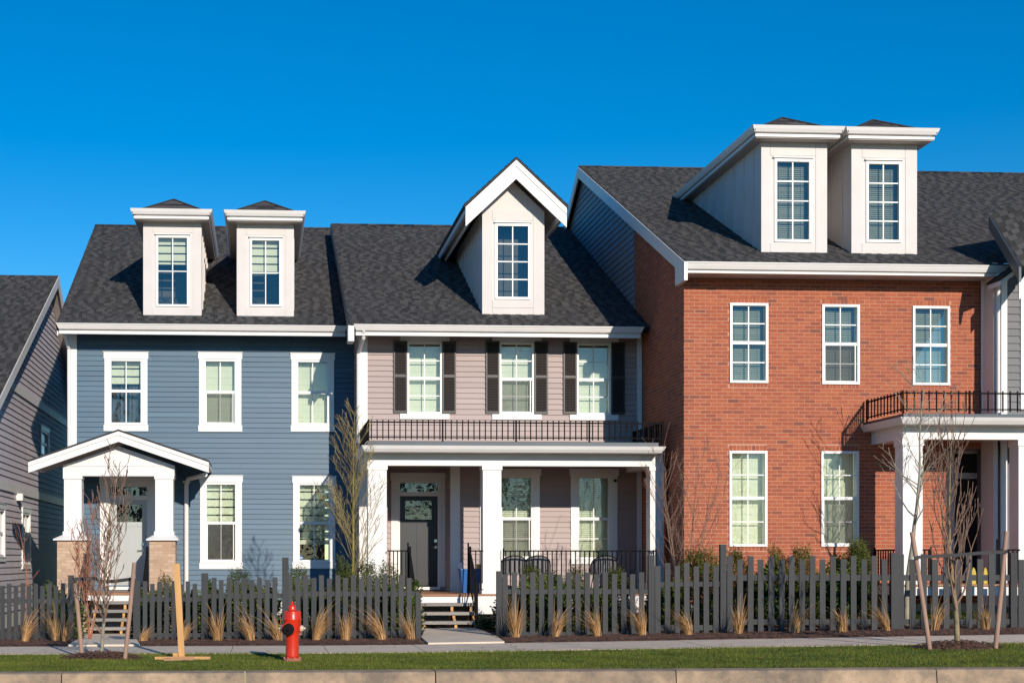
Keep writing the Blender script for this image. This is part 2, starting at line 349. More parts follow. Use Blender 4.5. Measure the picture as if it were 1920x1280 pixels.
# ---------------------------------------------------------------- windows
def blindmesh(mb, kind, P, u0, u1, z0, z1, o):
    if kind == 'plain':
        lbox(mb, P, u0, u1, z0, z1, o-.01, o, .2)
        z = z0
        while z < z1: lbox(mb, P, u0, u1, z, z+.006, o, o+.006, .9); z += .16
    elif kind == 'zebra':
        z = z1; 
        while z > z0+.02:
            lbox(mb, P, u0, u1, max(z0, z-.155), z, o-.008, o, .1); z -= .19
    elif kind == 'slats':
        z = z0
        while z < z1-.02:
            v = [P(u0, z, o+.01), P(u1, z, o+.01), P(u1, z+.034, o-.014), P(u0, z+.034, o-.014)]
            mb.prism(v, Vector(P(0, .003, 0))-Vector(P(0, 0, 0)), R.random()*.6); z += .044
        for f in (.18, .82):
            uu = u0+(u1-u0)*f; lbox(mb, P, uu-.006, uu+.006, z0, z1, o+.012, o+.016, .9)
def window(house, P, g, sash=True, rail=None, cols=2, rows=(1, 1), head=None, sill=None, side=None, fw=.055, blind=('plain', 0, 1), screen=False, name='window', label=None, frame='vinyl', depth=.0, bo=-.20, top='vinyl', room=True, single=False):
    """g = glass rect (u0,u1,z0,z1). head=(over,h), sill=(over,h), side=w boards round the frame."""
    u0, u1, z0, z1 = g
    a, b, c, d = u0-fw, u1+fw, z0-fw, z1+fw
    mb = MB(); o0, o1 = -.06, .022
    o1 = .036
    lbox(mb, P, a, b, c, z0, o0, o1); lbox(mb, P, a, b, z1, d, o0, o1); lbox(mb, P, a, u0, z0, z1, o0, o1); lbox(mb, P, u1, b, z0, z1, o0, o1)
    # reveal to the inside
    for q in ((a, u0-.01, c, d), (u1+.01, b, c, d), (u0, u1, c, z0-.01), (u0, u1, z1+.01, d)): lbox(mb, P, *q, -.16, -.062)
    w = mb.build(name, frame, house, label=label)
    def bar(u_0, u_1, z_0, z_1, oa, ob, nm): q = MB(); lbox(q, P, u_0, u_1, z_0, z_1, oa, ob); return q.build(nm, 'vinyl', w)
    zr = rail if rail is not None else (z0+z1)/2
    panes = [(z0, z1)] if single else [(z0, zr-.03), (zr+.03, z1)]
    if not single: bar(u0, u1, zr-.032, zr+.032, -.045, .012, 'meeting_rail')
    for k, (pz0, pz1) in enumerate(panes):
        q = MB(); q.add([P(u0, pz0, -.022), P(u1, pz0, -.022), P(u1, pz1, -.022), P(u0, pz1, -.022)], [(0, 1, 2, 3)]); q.build('pane', 'glass', w)
        for i in range(1, cols): uu = u0+(u1-u0)*i/cols; bar(uu-.011, uu+.011, pz0, pz1, -.020, -.008, 'muntin')
        n = rows[k if k < len(rows) else 0]
        for i in range(1, n): zz = pz0+(pz1-pz0)*i/n; bar(u0, u1, zz-.011, zz+.011, -.019, -.009, 'muntin')
    if not single and screen:
        pz0, pz1 = panes[0]; q = MB(); q.add([P(u0+.02, pz0+.02, .008), P(u1-.05, pz0+.02, .008), P(u1-.05, pz1-.01, .008), P(u0+.02, pz1-.01, .008)], [(0, 1, 2, 3)]); q.build('insect_screen', 'screen', w)
        q = MB(); lbox(q, P, u1-.05, u1-.03, pz0, pz1, -.01, .014); lbox(q, P, u0, u0+.02, pz0, pz1, -.01, .014); lbox(q, P, u0+.02, u1-.05, pz0, pz0+.02, -.01, .014); q.build('screen_frame', 'vinyl', w)
    if blind:
        k, f0, f1 = blind; q = MB(); blindmesh(q, k, P, u0-.03, u1+.03, z0-.02+(z1-z0)*f0, z0+(z1-z0)*f1+.02, bo); q.build('blind', 'slat' if (k == 'slats' and not side) else 'blind', w)
    if side: 
        for (p, r_) in ((a-side, a), (b, b+side)): q = MB(); lbox(q, P, p, r_, c, d, 0, .048); q.build('trim_board', top, w)
    s = side or 0
    if head: q = MB(); lbox(q, P, a-s-head[0], b+s+head[0], d, d+head[1], 0, .054); lbox(q, P, a-s-head[0]-.015, b+s+head[0]+.015, d+head[1], d+head[1]+.015, 0, .07); q.build('head_trim', top, w)
    if sill: q = MB(); lbox(q, P, a-s-sill[0], b+s+sill[0], c-sill[1], c, 0, .056); lbox(q, P, a-s, b+s, c-.004, c+.02, .022, .07); q.build('sill', top, w)
    return w
def opening(g, fw=.055, e=.0): return (g[0]-fw+e, g[1]+fw-e, g[2]-fw+e, g[3]+fw-e)
# ---------------------------------------------------------------- roofs
def shingles(parent, x0, x1, ye, ze, yr, zr, holes=(), cap=300, ex=.16, xtop=None, Pm=None, roofname='roof', th=.14):
    """main slope facing -y; slab + shingle tabs. xtop: x-limits function f(t)->(xa,xb)"""
    lim = xtop or (lambda t: (x0, x1))
    if Pm is None:
        Pm = lambda x, t, h: (x, ye+(yr-ye)*t-h*nrm[0], ze+(zr-ze)*t+h*nrm[1])
        L = math.hypot(yr-ye, zr-ze); nrm = ((zr-ze)/L, (yr-ye)/L)
    else: L = Pm('L', 0, 0)
    slab = MB(); a0, a1 = lim(0); b0, b1 = lim(1)
    slab.add([Pm(a0, 0, 0), Pm(a1, 0, 0), Pm(b1, 1, 0), Pm(b0, 1, 0), Pm(a0, 0, -th), Pm(a1, 0, -th), Pm(b1, 1, -th), Pm(b0, 1, -th)],
             [(0,1,2,3),(7,6,5,4),(0,4,5,1),(1,5,6,2),(2,6,7,3),(3,7,4,0)])
    rf = slab.build(roofname, 'shbase', parent)
    n = int(L/ex); st = MB(); cnt = 0
    for r in range(n):
        t0, t1 = r/n, (r+1)/n; xa, xb = lim((t0+t1)/2); x = xa+R.uniform(-.15, 0); hi = False
        while x < xb:
            wd = R.uniform(.08, .20) if hi else R.uniform(.06, .20)
            a, b = max(x, xa), min(x+wd, xb)
            if b-a > .02:
                tone = (R.uniform(.40, .82) if hi else R.uniform(.08, .38)); h = (.016 if hi else .007)+R.uniform(0, .003)
                tt = t1+.1/n
                v = [Pm(a, t0, .0), Pm(b, t0, .0), Pm(b, t0, h), Pm(a, t0, h), Pm(a, tt, .001), Pm(b, tt, .001), Pm(b, tt, h*.3), Pm(a, tt, h*.3)]
                f = [(3,2,6,7),(0,1,2,3),(1,5,6,2),(0,3,7,4)]
                cx = (a+b)/2; cy = Pm(cx, t0, 0)[1]
                vis = not any(q[0] < cx < q[1] and q[2] < cy < q[3] for q in holes)
                if vis and cnt < cap and wd > .07: q = MB(); q.add(v, f, tone); q.build('shingle', 'shingle', rf); cnt += 1
                else: st.add(v, f, tone)
            x += wd+.002; hi = not hi
    if st.v: st.build('shingle_field', 'shingle', rf, kind='stuff')
    return rf
def gutter(parent, x0, x1, yf, z, wall_y, h=.12, d=.13, sr=.11, lb=.225):
    """ogee gutter, fascia, lip and soffit of an eave at front y=yf, gutter top z"""
    q = MB(); q.frustum(x0, x1, yf, yf+d, z-h*.45, z, .022); q.frustum(x0+.022, x1-.022, yf+.022, yf+d, z-h, z-h*.45, .032); q.box(x0, x1, yf-.008, yf+.004, z-.014, z+.006); g = q.build('gutter', 'white', parent)
    q = MB(); q.box(x0+.05, x1-.05, yf+d, yf+d+.03, z-lb-.003, z-.01); q.build('fascia', 'white', parent)
    q = MB(); q.box(x0+.05, x1-.05, yf+d-.035, yf+d, z-lb, z-lb+.045); q.build('fascia_lip', 'white', parent)
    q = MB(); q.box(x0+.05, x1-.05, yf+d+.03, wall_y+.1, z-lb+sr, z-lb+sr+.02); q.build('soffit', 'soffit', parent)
    return g
def pipe(parent, pts, w=.065, name='downpipe', m='white'):
    q = MB(); q.tube(pts, w*.62, 8); return q.build(name, m, parent)
def railing(parent, p, q_, z0, z1, n, posts=(), name='railing', post=.032, zb=None, ext=.035, low=None, pz=None):
    """p,q_: (x,y) ends; z0 bottom of railing, z1 top rail"""
    p = Vector(p); q_ = Vector(q_); d = q_-p; L = d.length; u = d/L
    def along(mb, a, b, z_a, z_b, w):
        s = p+u*a; e = p+u*b; nn = Vector((-u.y, u.x))*w/2
        pts = [(s.x-nn.x, s.y-nn.y, z_a), (s.x+nn.x, s.y+nn.y, z_a), (s.x+nn.x, s.y+nn.y, z_b), (s.x-nn.x, s.y-nn.y, z_b)]
        mb.prism(pts, (e.x-s.x, e.y-s.y, 0))
    low = low if low is not None else z0+.08
    mb = MB(); along(mb, 0, L, z1-.028, z1, .035); rl = mb.build(name, 'black', parent)
    mb = MB(); along(mb, 0, L, low, low+.022, .026); mb.build('bottom_rail', 'black', rl)
    bm = MB(); bm.box(-.011, .011, -.011, .011, low-ext, z1+ext if ext else z1-.01); bme = bm.mesh('baluster', M['black'])
    for i in range(n):
        s = p+u*(L*(i+.5)/n); link('baluster', bme, rl, (s.x, s.y, 0))
    pm = MB(); pm.box(-post/2, post/2, -post/2, post/2, z0, (pz or z1+.04)); pme = pm.mesh('post', M['black'])
    for f in posts: s = p+u*(L*f); link('railing_post', pme, rl, (s.x, s.y, 0))
    return rl
def shutter(house, x0, x1, z0, z1, y):
    y -= .016
    q = MB(); s = .035; zm = z0+(z1-z0)*.51
    q.box(x0, x0+s, y-.05, y-.026, z0, z1); q.box(x1-s, x1, y-.05, y-.026, z0, z1)
    for a, b in ((z0, z0+.05), (zm-.02, zm+.02), (z1-.05, z1)): q.box(x0+s, x1-s, y-.05, y-.026, a, b)
    w = q.build('shutter', 'shutter', house)
    z = z0+.06; me = None
    lv = MB(); lv.add([(x0+s, y-.046, 0), (x1-s, y-.046, 0), (x1-s, y-.027, .026), (x0+s, y-.027, .026), (x0+s, y-.044, -.003), (x1-s, y-.044, -.003), (x1-s, y-.024, .023), (x0+s, y-.024, .023)],
                      [(0,1,2,3),(7,6,5,4),(0,4,5,1),(2,6,7,3)], .6); me = lv.mesh('louvre', M['shutter'])
    while z < z1-.07:
        if abs(z+.012-zm) > .035: link('louvre', me, w, (0, 0, z))
        z += .036
    q = MB(); q.box(x0+s, x1-s, y-.025, y-.020, z0+.01, z1-.01, 0); q.build('shutter_back', 'shutter', w)
# ================================================================ SETTING
def sheet(name, x0, x1, y0, y1, m, dz, nx=None, ny=None, hf=None, kind='structure', parent=None, noise=0):
    nx = nx or max(1, int((x1-x0)/.5)); ny = ny or max(1, int((y1-y0)/.5)); mb = MB()
    for j in range(ny+1):
        for i in range(nx+1):
            x = x0+(x1-x0)*i/nx; y = y0+(y1-y0)*j/ny
            mb.v.append((x, y, (hf or G)(x, y)+dz+(R.uniform(-noise, noise) if noise else 0)))
    for j in range(ny):
        for i in range(nx):
            a = j*(nx+1)+i; mb.f.append((a, a+1, a+nx+2, a+nx+1)); mb.t.append(0.0)
    return mb.build(name, m, parent, kind=kind)
flat = lambda x, y: 0
road = MB(); road.box(-220, 220, 8, 18.69, -.5, -.21); road.build('road', 'asphalt', kind='structure')
sheet('ground', -220, 220, -220, 8, 'lawn', -.02, 8, 8, flat)
gy = sheet('yard_ground', -40, 45, 24.3, 56, 'mulch', -.01, 170, 64)
sheet('far_ground', -220, 220, 56, 260, 'lawn', -.05, 10, 10, lambda x, y: -.1)
sheet('far_ground', -220, -40, 19, 56, 'lawn', -.03, 10, 10, flat)
sheet('far_ground', 45, 220, 19, 56, 'lawn', .15, 10, 10, flat)
lawn = sheet('verge_lawn', -40, 45, 19.0, 22.4, 'lawn', -.005, 120, 14)
# kerb sections
kr = link('kerb', None, None, (0, 18.85, 0), kind='structure')
jx = [-13, -9.5, X(-320, 18.7), X(115, 18.7), X(459, 18.7), X(817, 18.7), X(1268, 18.7), X(1757, 18.7), 11.3, 14.5, 18]
for i in range(len(jx)-1):
    a, b = jx[i]+.008, jx[i+1]-.008; q = MB(); dy = R.uniform(-.004, .004); nseg = 24
    prof = [(18.70, -.45), (18.695, -.18), (18.715, -.022), (18.725, -.009), (18.745, -.001), (18.80, .004), (19.0, .006), (19.0, -.40)]
    o = 0
    for k in range(nseg+1):
        x = a+(b-a)*k/nseg
        chip = R.uniform(.0, .010) if (k in (0, nseg)) else R.uniform(0, .002)
        for (py, pz) in prof: q.v.append((x, py+dy+(chip if py < 18.76 else 0), pz-(chip if -.05 < pz < .01 and py < 18.9 else 0)))
    m_ = len(prof)
    for k in range(nseg):
        for j in range(m_-1): q.f.append((k*m_+j, (k+1)*m_+j, (k+1)*m_+j+1, k*m_+j+1)); q.t.append(i % 3*.4)
    q.f.append(tuple(range(m_))); q.t.append(0); q.f.append(tuple(nseg*m_+j for j in range(m_))); q.t.append(0)
    q.build('kerb_section', 'kerb', kr)
# sidewalk slabs
sw = link('sidewalk', None, None, (0, 23.3, 0), kind='structure')
sj = [X(1300, 23.4)+1.52*k for k in range(-14, 12)]
for a, b in zip(sj[:-1], sj[1:]):
    q = MB(); a += .006; b -= .006; t = R.random()
    za, zb = [(G(a, y), G(b, y)) for y in (22.4,)][0]; zc, zd = G(a, 24.3), G(b, 24.3); th = .014+R.uniform(-.002, .002)
    q.add([(a,22.4,za+th),(b,22.4,zb+th),(b,24.3,zd+th),(a,24.3,zc+th),(a,22.4,za-.1),(b,22.4,zb-.1),(b,24.3,zd-.1),(a,24.3,zc-.1)],
          [(0,1,2,3),(7,6,5,4),(0,4,5,1),(1,5,6,2),(2,6,7,3),(3,7,4,0)], t); q.build('paving_slab', 'concrete', sw)
sheet('sidewalk_bed', -25, 25, 22.4, 24.3, 'shbase', -.004, 60, 4)
def walkway(pts):      # list of (y, xa, xb)
    w = link('walkway', None, None, (pts[0][1], pts[0][0], 0), kind='structure')
    for i in range(len(pts)-1):
        (y0, a0, b0), (y1, a1, b1) = pts[i], pts[i+1]; q = MB(); n = 4; y0 += .006; y1 -= .006
        for k in range(n):
            f0, f1 = k/n, (k+1)/n; ya, yb = y0+(y1-y0)*f0, y0+(y1-y0)*f1
            xa0, xb0, xa1, xb1 = a0+(a1-a0)*f0, b0+(b1-b0)*f0, a0+(a1-a0)*f1, b0+(b1-b0)*f1
            q.add([(xa0, ya, G(xa0, ya)+.045*min(1, 1)), (xb0, ya, G(xb0, ya)+.045), (xb1, yb, G(xb1, yb)+.045), (xa1, yb, G(xa1, yb)+.045)], [(0, 1, 2, 3)], i*.3)
            for (px_, qx) in ((xa0, xa1), (xb0, xb1)): q.add([(px_, ya, G(px_, ya)+.045), (qx, yb, G(qx, yb)+.045), (qx, yb, G(qx, yb)-.05), (px_, ya, G(px_, ya)-.05)], [(0, 1, 2, 3)])
        q.add([(a0, y0, G(a0, y0)+.045), (b0, y0, G(b0, y0)+.045), (b0, y0, G(b0, y0)-.02), (a0, y0, G(a0, y0)-.02)], [(0, 1, 2, 3)])
        q.build('walkway_slab', 'concrete', w)
BX = (X(158, 31.4), X(262, 31.4)); GXs = (X(787, 29), X(893, 29))
walkway([(24.3, X(128, 24.3), X(262, 24.3)), (26.1, X(145, 26.1), X(256, 26.1)), (28.6, BX[0], BX[1]), (31.5, BX[0], BX[1])])
walkway([(24.3, X(803, 24.3), X(946, 24.3)), (26.1, X(790, 26.1), X(930, 26.1)), (28.2, GXs[0], GXs[1]), (29.3, GXs[0], GXs[1])])
# mulch beds along the fence (mounded)
def bed(x0, x1, x0b=None, x1b=None):
    mb = MB(); nx = int((x1-x0)/.10); ny = 22
    for j in range(ny+1):
        for i in range(nx+1):
            f = i/nx; y = 24.31+(26.9-24.31)*j/ny; s = sm((y-24.31)/1.4)
            xa = x0+((x0b if x0b is not None else x0)-x0)*s; xb = x1+((x1b if x1b is not None else x1)-x1)*s
            x = xa+(xb-xa)*f; e = min(1, min(x-xa, xb-x)/.12, (y-24.31)/.15)
            mb.v.append((x, y, G(x, y)+.005+.03*e+R.uniform(-.012, .014)*e))
    for j in range(ny):
        for i in range(nx): a = j*(nx+1)+i; mb.f.append((a, a+1, a+nx+2, a+nx+1)); mb.t.append(R.random()*.7)
    mb.build('mulch_bed', 'mulch', kind='structure')
bed(-12, X(127, 24.3), None, X(143, 26.1)); bed(X(263, 24.3), X(801, 24.3), X(257, 26.1), X(789, 26.1)); bed(X(947, 24.3), 22, X(931, 26.1), 22)
# bark chips
mb = MB()
for _ in range(9000):
    x = R.uniform(-5.5, 14.5); y = 24.36+R.random()**1.3*2.2
    if X(128, 24.3)-.05 < x < X(263, 24.3)+.05 or X(790, 26.1)-.1 < x < X(946, 24.3)+.05: continue
    z = G(x, y)+.04; a = R.uniform(0, 3.14); l_ = R.uniform(.012, .045); w = R.uniform(.005, .012); c, s = math.cos(a), math.sin(a); h = R.uniform(0, .022)
    mb.add([(x-c*l_-s*w, y-s*l_+c*w, z), (x-c*l_+s*w, y-s*l_-c*w, z), (x+c*l_+s*w, y+s*l_-c*w, z+h), (x+c*l_-s*w, y+s*l_+c*w, z+h)], [(0, 1, 2, 3)], R.random()**.6)
mb.build('bark_chips', 'mulch', kind='stuff')
# grass blades
def blades(name, n, x0, x1, y0, y1, holes, hmin=.018, hmax=.05, seed=1, m='grass', dens=None):
    rg = np.random.default_rng(seed); x = rg.uniform(x0, x1, n); y = y0+(y1-y0)*rg.random(n)
    keep = np.ones(n, bool)
    for (cx, cy, r) in holes: keep &= ((x-cx)**2+((y-cy)*1.6)**2) > r*r
    x, y = x[keep], y[keep]; n = len(x)
    z = np.array([G(a, b) for a, b in zip(x, y)])-.006
    clump = .5+.5*np.sin(x*2.3+np.sin(y*3.1)*1.7)*np.sin(y*4.7+x*.9)
    h = rg.uniform(hmin, hmax, n)*(.75+.5*clump); a = rg.uniform(0, 2*np.pi, n); w = rg.uniform(.0025, .005, n)
    lx, ly = rg.normal(0, .014, n), rg.normal(0, .014, n)
    v = np.zeros((n, 3, 3)); v[:, 0] = np.stack([x-np.cos(a)*w, y-np.sin(a)*w, z], 1); v[:, 1] = np.stack([x+np.cos(a)*w, y+np.sin(a)*w, z], 1); v[:, 2] = np.stack([x+lx, y+ly, z+h], 1)
    me = bpy.data.meshes.new(name); me.vertices.add(n*3); me.vertices.foreach_set('co', v.ravel())
    me.loops.add(n*3); me.loops.foreach_set('vertex_index', np.arange(n*3)); me.polygons.add(n); me.polygons.foreach_set('loop_start', np.arange(n)*3); me.polygons.foreach_set('loop_total', np.full(n, 3))
    me.update(); at = me.attributes.new('tone', 'FLOAT', 'FACE'); at.data.foreach_set('value', np.clip(rg.random(n)*.8+.35*(clump-.5), 0, 1)); me.materials.append(M[m]); me.validate()
    return link(name, me, kind='stuff')
T1 = (X(191, 21.45), 21.45); T4 = (X(1795, 21.9), 21.9); HY = (X(548, 20.65), 20.65)
blades('verge_grass', 210000, -5.2, 12.8, 19.0, 22.42, [(T1[0], T1[1], .62), (T4[0], T4[1], .72), (HY[0], HY[1], .13)])
blades('yard_grass', 26000, 8.6, 14.5, 27.3, 29.1, [], .03, .08, 3)
mb = MB()
for _ in range(420):
    x = R.uniform(-5, 12.5); y = R.uniform(18.8, 24.4); z = G(x, y)+(.035 if y < 22.4 else .02); a = R.uniform(0, 6.28); s = R.uniform(.010, .028); u = Vector((math.cos(a), math.sin(a), R.uniform(-.3, .3)))*s; v = Vector((-math.sin(a), math.cos(a), R.uniform(-.3, .3)))*s*.6; p = Vector((x, y, z))
    mb.add([p-u, p+v, p+u, p-v], [(0, 1, 2, 3)], R.random())
mb.build('leaf_litter', 'rustleaf', kind='stuff')
# ================================================================ HOUSE 1 : blue
BY = 34.5
bl = thing('sided_house', 'blue lap-sided house with two flat-topped white dormers and a small gabled entry porch', 'house', (X(400, BY), BY, -.18))
bx0, bx1 = X(130, BY), 2.21
zb_, zt_ = .50, Z(400, 616, BY)
Pb = front(BY)
gw = {}
for k, (a, b, t, u) in dict(U1=(209, 264, 677, 792), U2=(386, 440, 677.5, 793), U3=(559, 613.5, 679, 793), L2=(388, 441, 908, 1050), L3=(562, 616, 909, 1049)).items(): gw[k] = rect(a, b, t, u, BY)
dr = rect(203, 279, 907, 1098, BY)
tr = [opening(g) for g in gw.values()]+[dr]
siding(bl, Pb, bx0+.1, bx1-.03, zb_, zt_, [(o[0]+.005, o[1]-.005, o[2]+.005, o[3]-.005) for o in tr], 'blue')
kw = dict(side=.105, head=(.02, .15), sill=(.02, .15))
window(bl, Pb, gw['U1'], rail=Z(236, 733, BY), blind=('zebra', .66, 1), **kw)
window(bl, Pb, gw['U2'], rail=Z(413, 735, BY), blind=('plain', 0, 1), screen=True, **kw)
window(bl, Pb, gw['U3'], rail=Z(587, 736, BY), blind=('plain', 0, 1), **kw)
window(bl, Pb, gw['L2'], rail=Z(413, 980, BY), blind=('zebra', .5, 1), screen=True, **kw)
w3 = window(bl, Pb, gw['L3'], rail=Z(587, 980, BY), blind=('zebra', .22, 1), **kw)
q = MB(); c0 = (X(565, BY), BY+.012, Z(565, 1045, BY)); q.lathe([(.048, 0), (.048, .002)], c0, 'y', 16); st = q.build('window_sticker', 'bluepl', w3)
q = MB(); q.box(c0[0]-.028, c0[0]+.028, c0[1]-.004, c0[1]-.001, c0[2]-.010, c0[2]+.010); q.build('sticker_mark', 'vinyl', st)
g = gw['U1']
for (cx, cw, zt2) in ((.22, .17, .60), (.80, .15, .66)):
    q = MB(); 
    for k in range(10): 
        u = g[0]+(g[1]-g[0])*cx-cw+2*cw*k/9; q.tube([(u, BY+.35+R.uniform(-.05, .05), g[2]-.1), (u+R.uniform(-.03, .03), BY+.35, g[2]+(g[3]-g[2])*zt2)], .035, 5, R.random())
    q.build('hanging_clothes', 'curtain', bl)
# corner boards, foundation, body
q = MB(); q.box(bx0, bx0+.18, BY-.05, BY+.1, zb_, zt_); q.build('corner_board', 'white', bl)
q = MB(); q.box(bx0, bx0+.03, BY+.1, BY+14, zb_-.5, zt_); q.box(bx0, 2.1, BY+13.9, BY+14, -.3, zt_); q.build('side_wall', 'blue', bl)
q = MB(); q.box(bx0+.02, bx1-.02, BY+.02, BY+.3, -.5, zb_-.002); q.build('foundation', 'found', bl)
# roof
by_e, bz_e, by_r, bz_r = 33.8, 6.93, 41.6, 11.03
brx0, brx1 = X(105, by_e), 2.02
bs = (bz_r-bz_e)/(by_r-by_e)
bd = [(X(268, 34.4), X(378, 34.4)), (X(444, 34.4), X(551, 34.4))]
shingles(bl, brx0, brx1, by_e, bz_e, by_r, bz_r, holes=[(a-.25, b+.25, 34.5, 39) for a, b in bd])
q = MB(); q.add([(brx0, by_r, bz_r), (brx1, by_r, bz_r), (brx1, by_r+7.8, bz_e), (brx0, by_r+7.8, bz_e), (brx0, by_r, bz_r-.14), (brx1, by_r, bz_r-.14), (brx1, by_r+7.8, bz_e-.14), (brx0, by_r+7.8, bz_e-.14)], [(0,1,2,3),(7,6,5,4),(0,4,5,1),(1,5,6,2),(2,6,7,3),(3,7,4,0)]); q.build('back_roof', 'shbase', bl)
q = MB(); n = 26
for k in range(n): xa = brx0+(brx1-brx0)*k/n; q.prism([(xa, by_r-.11, bz_r-.03), (xa, by_r, bz_r+.035), (xa, by_r+.11, bz_r-.03)], ((brx1-brx0)/n-.004, 0, .006), R.random()*.8)
q.build('ridge_cap', 'shingle', bl)
q = MB(); q.prism([(bx0+.02, BY+.1, zt_-.3), (bx0+.02, BY+13.8, zt_-.3), (bx0+.02, by_r, bz_r-.25)], (.05, 0, 0)); q.build('gable_wall', 'blue', bl)
gutter(bl, X(105, 33.65), X(652, 33.65), 33.65, Z(400, 608.5, 33.65), BY)
q = MB(); q.prism([(brx0+.02, 33.82, bz_e-.25), (brx0+.02, by_r, bz_r-.25), (brx0+.02, by_r, bz_r-.15), (brx0+.02, 33.82, bz_e-.15)], (.03, 0, 0)); q.build('rake_board', 'white', bl)
pipe(bl, [(X(119, 33.95), 33.98, Z(119, 617, 34)), (X(120, 34), 34.1, Z(120, 628, 34.1)), (X(129, 34.4), 34.42, Z(129, 655, 34.4)), (X(129.5, 34.4), 34.42, 3.2)], .07)
# hip dormers ----------------------------------------------------------------
def dormer(house, wpx, wpy, epx, epy, gpx, gpy, yf, ov, slope, ye, ze, rows, blind, single=True, label=None, apex=.46, frame=None, bat='r', cols=2):
    """wall px range / top,bottom py; eave px range / top py; glass rect"""
    x0, x1 = X(wpx[0], yf), X(wpx[1], yf); pc = sum(wpx)/2; z0 = Z(pc, wpy[1], yf); zt = Z(pc, wpy[0], yf)
    ye_f = yf-ov; ex0, ex1 = X(epx[0], ye_f), X(epx[1], ye_f); zet = Z(pc, epy, ye_f)
    yb = ye+(zet-ze)/slope+.15
    g = (X(gpx[0], yf), X(gpx[1], yf), Z(pc, gpy[1], yf), Z(pc, gpy[0], yf)); P = front(yf)
    op = opening(g, .05)
    mb = MB()
    for c in cells(x0, x1, z0, zt+.1, [op]): lbox(mb, P, *c, -.06, 0)
    d = mb.build('dormer', 'dormerw', house, label=label)
    def wallside(xs, dx):
        zr0 = ze+(yf-ye)*slope
        q = MB(); q.prism([(xs, yf+.06, z0-.05), (xs, yf+.06, zt+.1), (xs, yb-.3, zt+.1)], (dx, 0, 0)); q.build('side_wall', 'dormerw', d)
        y = yf+.45
        while y < yb-.8:
            zz = ze+(y-ye)*slope; q = MB(); s = -.018 if dx > 0 else .018
            q.box(min(xs, xs+s), max(xs, xs+s), y-.025, y+.025, zz, zt+.08); q.build('batten', 'dormerw', d); y += .62
    wallside(x0, .05); wallside(x1, -.05)
    # face boards
    t = .012
    for bx in ((x0, op[0]-.09, z0, zt), (op[1]+.09, x1, z0, zt), (op[0]-.086, op[1]+.086, op[3]+.075, zt), (op[0]-.086, op[1]+.086, z0, op[2]-.03)):
        q = MB(); lbox(q, P, bx[0]+.001, bx[1]-.001, bx[2]+.001, bx[3]-.001, .001, t, .3); q.build('face_board', 'dormerw', d)
    q = MB(); o0, o1 = -.06, .03; a, b, c, dd = op
    lbox(q, P, a, b, c, g[2], o0, o1); lbox(q, P, a, b, g[3], dd, o0, o1); lbox(q, P, a, g[0], g[2], g[3], o0, o1); lbox(q, P, g[1], b, g[2], g[3], o0, o1)
    q.build('window_frame', 'vinyl', d)
    q = MB(); lbox(q, P, a-.03, b+.03, dd+.02, dd+.05, 0, .06); q.build('drip_cap', 'white', d)
    q = MB(); q.add([P(g[0], g[2], -.022), P(g[1], g[2], -.022), P(g[1], g[3], -.022), P(g[0], g[3], -.022)], [(0,1,2,3)]); q.build('pane', 'glass', d)
    um = (g[0]+g[1])/2; q = MB(); lbox(q, P, um-.011, um+.011, g[2], g[3], -.02, -.006); q.build('muntin', 'vinyl', d)
    for i in range(1, rows): zz = g[2]+(g[3]-g[2])*i/rows; q = MB(); lbox(q, P, g[0], g[1], zz-.011, zz+.011, -.019, -.007); q.build('muntin', 'vinyl', d)
    if blind: q = MB(); blindmesh(q, blind[0], P, g[0]-.02, g[1]+.02, g[2]+(g[3]-g[2])*blind[1], g[3]+.02, -.16); q.build('blind', 'slat' if blind[0] == 'slats' else 'blind', d)
    q = MB(); q.box(x0+.06, x1-.06, yf+1.3, yf+1.35, z0, zt); q.build('room_wall', 'floor', d)
    q = MB(); q.box(x0+.02, x1-.02, yf-.02, yf+.05, z0-.035, z0-.004); q.build('apron_flashing', 'flash', d)
    # eaves
    q = MB(); h = .125
    
    def ring(xa, xb, ya_, za, zb2, e):
        t = .035
        q.add([(xa, ya_, zb2), (xb, ya_, zb2), (xb-e, ya_+e, za), (xa+e, ya_+e, za), (xa+t, ya_+t, zb2), (xb-t, ya_+t, zb2), (xb-t, ya_+t, za), (xa+t, ya_+t, za)], [(0,1,2,3),(5,4,7,6),(0,4,5,1),(3,2,6,7)])
        for sx, x_, xi in ((0, xa, xa+t), (1, xb, xb-t)):
            xe = x_+e if sx == 0 else x_-e
            q.add([(x_, ya_, zb2), (x_, yb, zb2), (xe, yb, za), (xe, ya_+e, za), (xi, ya_+t, zb2), (xi, yb, zb2), (xi, yb, za), (xi, ya_+t, za)], [(0,1,2,3),(5,4,7,6),(0,4,5,1),(3,2,6,7)])
    ring(ex0, ex1, ye_f, zet-h*.5, zet, .02); ring(ex0+.02, ex1-.02, ye_f+.02, zet-h, zet-h*.5, .03)
    q.box(ex0+.05, ex1-.05, ye_f+.05, yb, zet-h-.001, zet-h+.02); q.build('gutter', 'white', d)
    q = MB(); q.box(ex0+.12, ex1-.12, ye_f+.12, yb, zet-.16, zet-h-.001); q.build('fascia', 'white', d)
    q = MB(); q.box(ex0+.08, ex1-.08, ye_f+.085, yb, zet-.215, zet-.161); q.build('fascia_lip', 'white', d)
    q = MB(); q.box(ex0+.10, ex1-.10, ye_f+.11, yb-.1, zet-.235, zet-.216); q.build('soffit', 'soffit', d)
    # hip roof with shingle courses
    hw = (ex1-ex0)/2; cx = (ex0+ex1)/2; za = zet+apex; ya = ye_f+hw*1.02
    q = MB(); n = 7
    zq_ = zet-.10
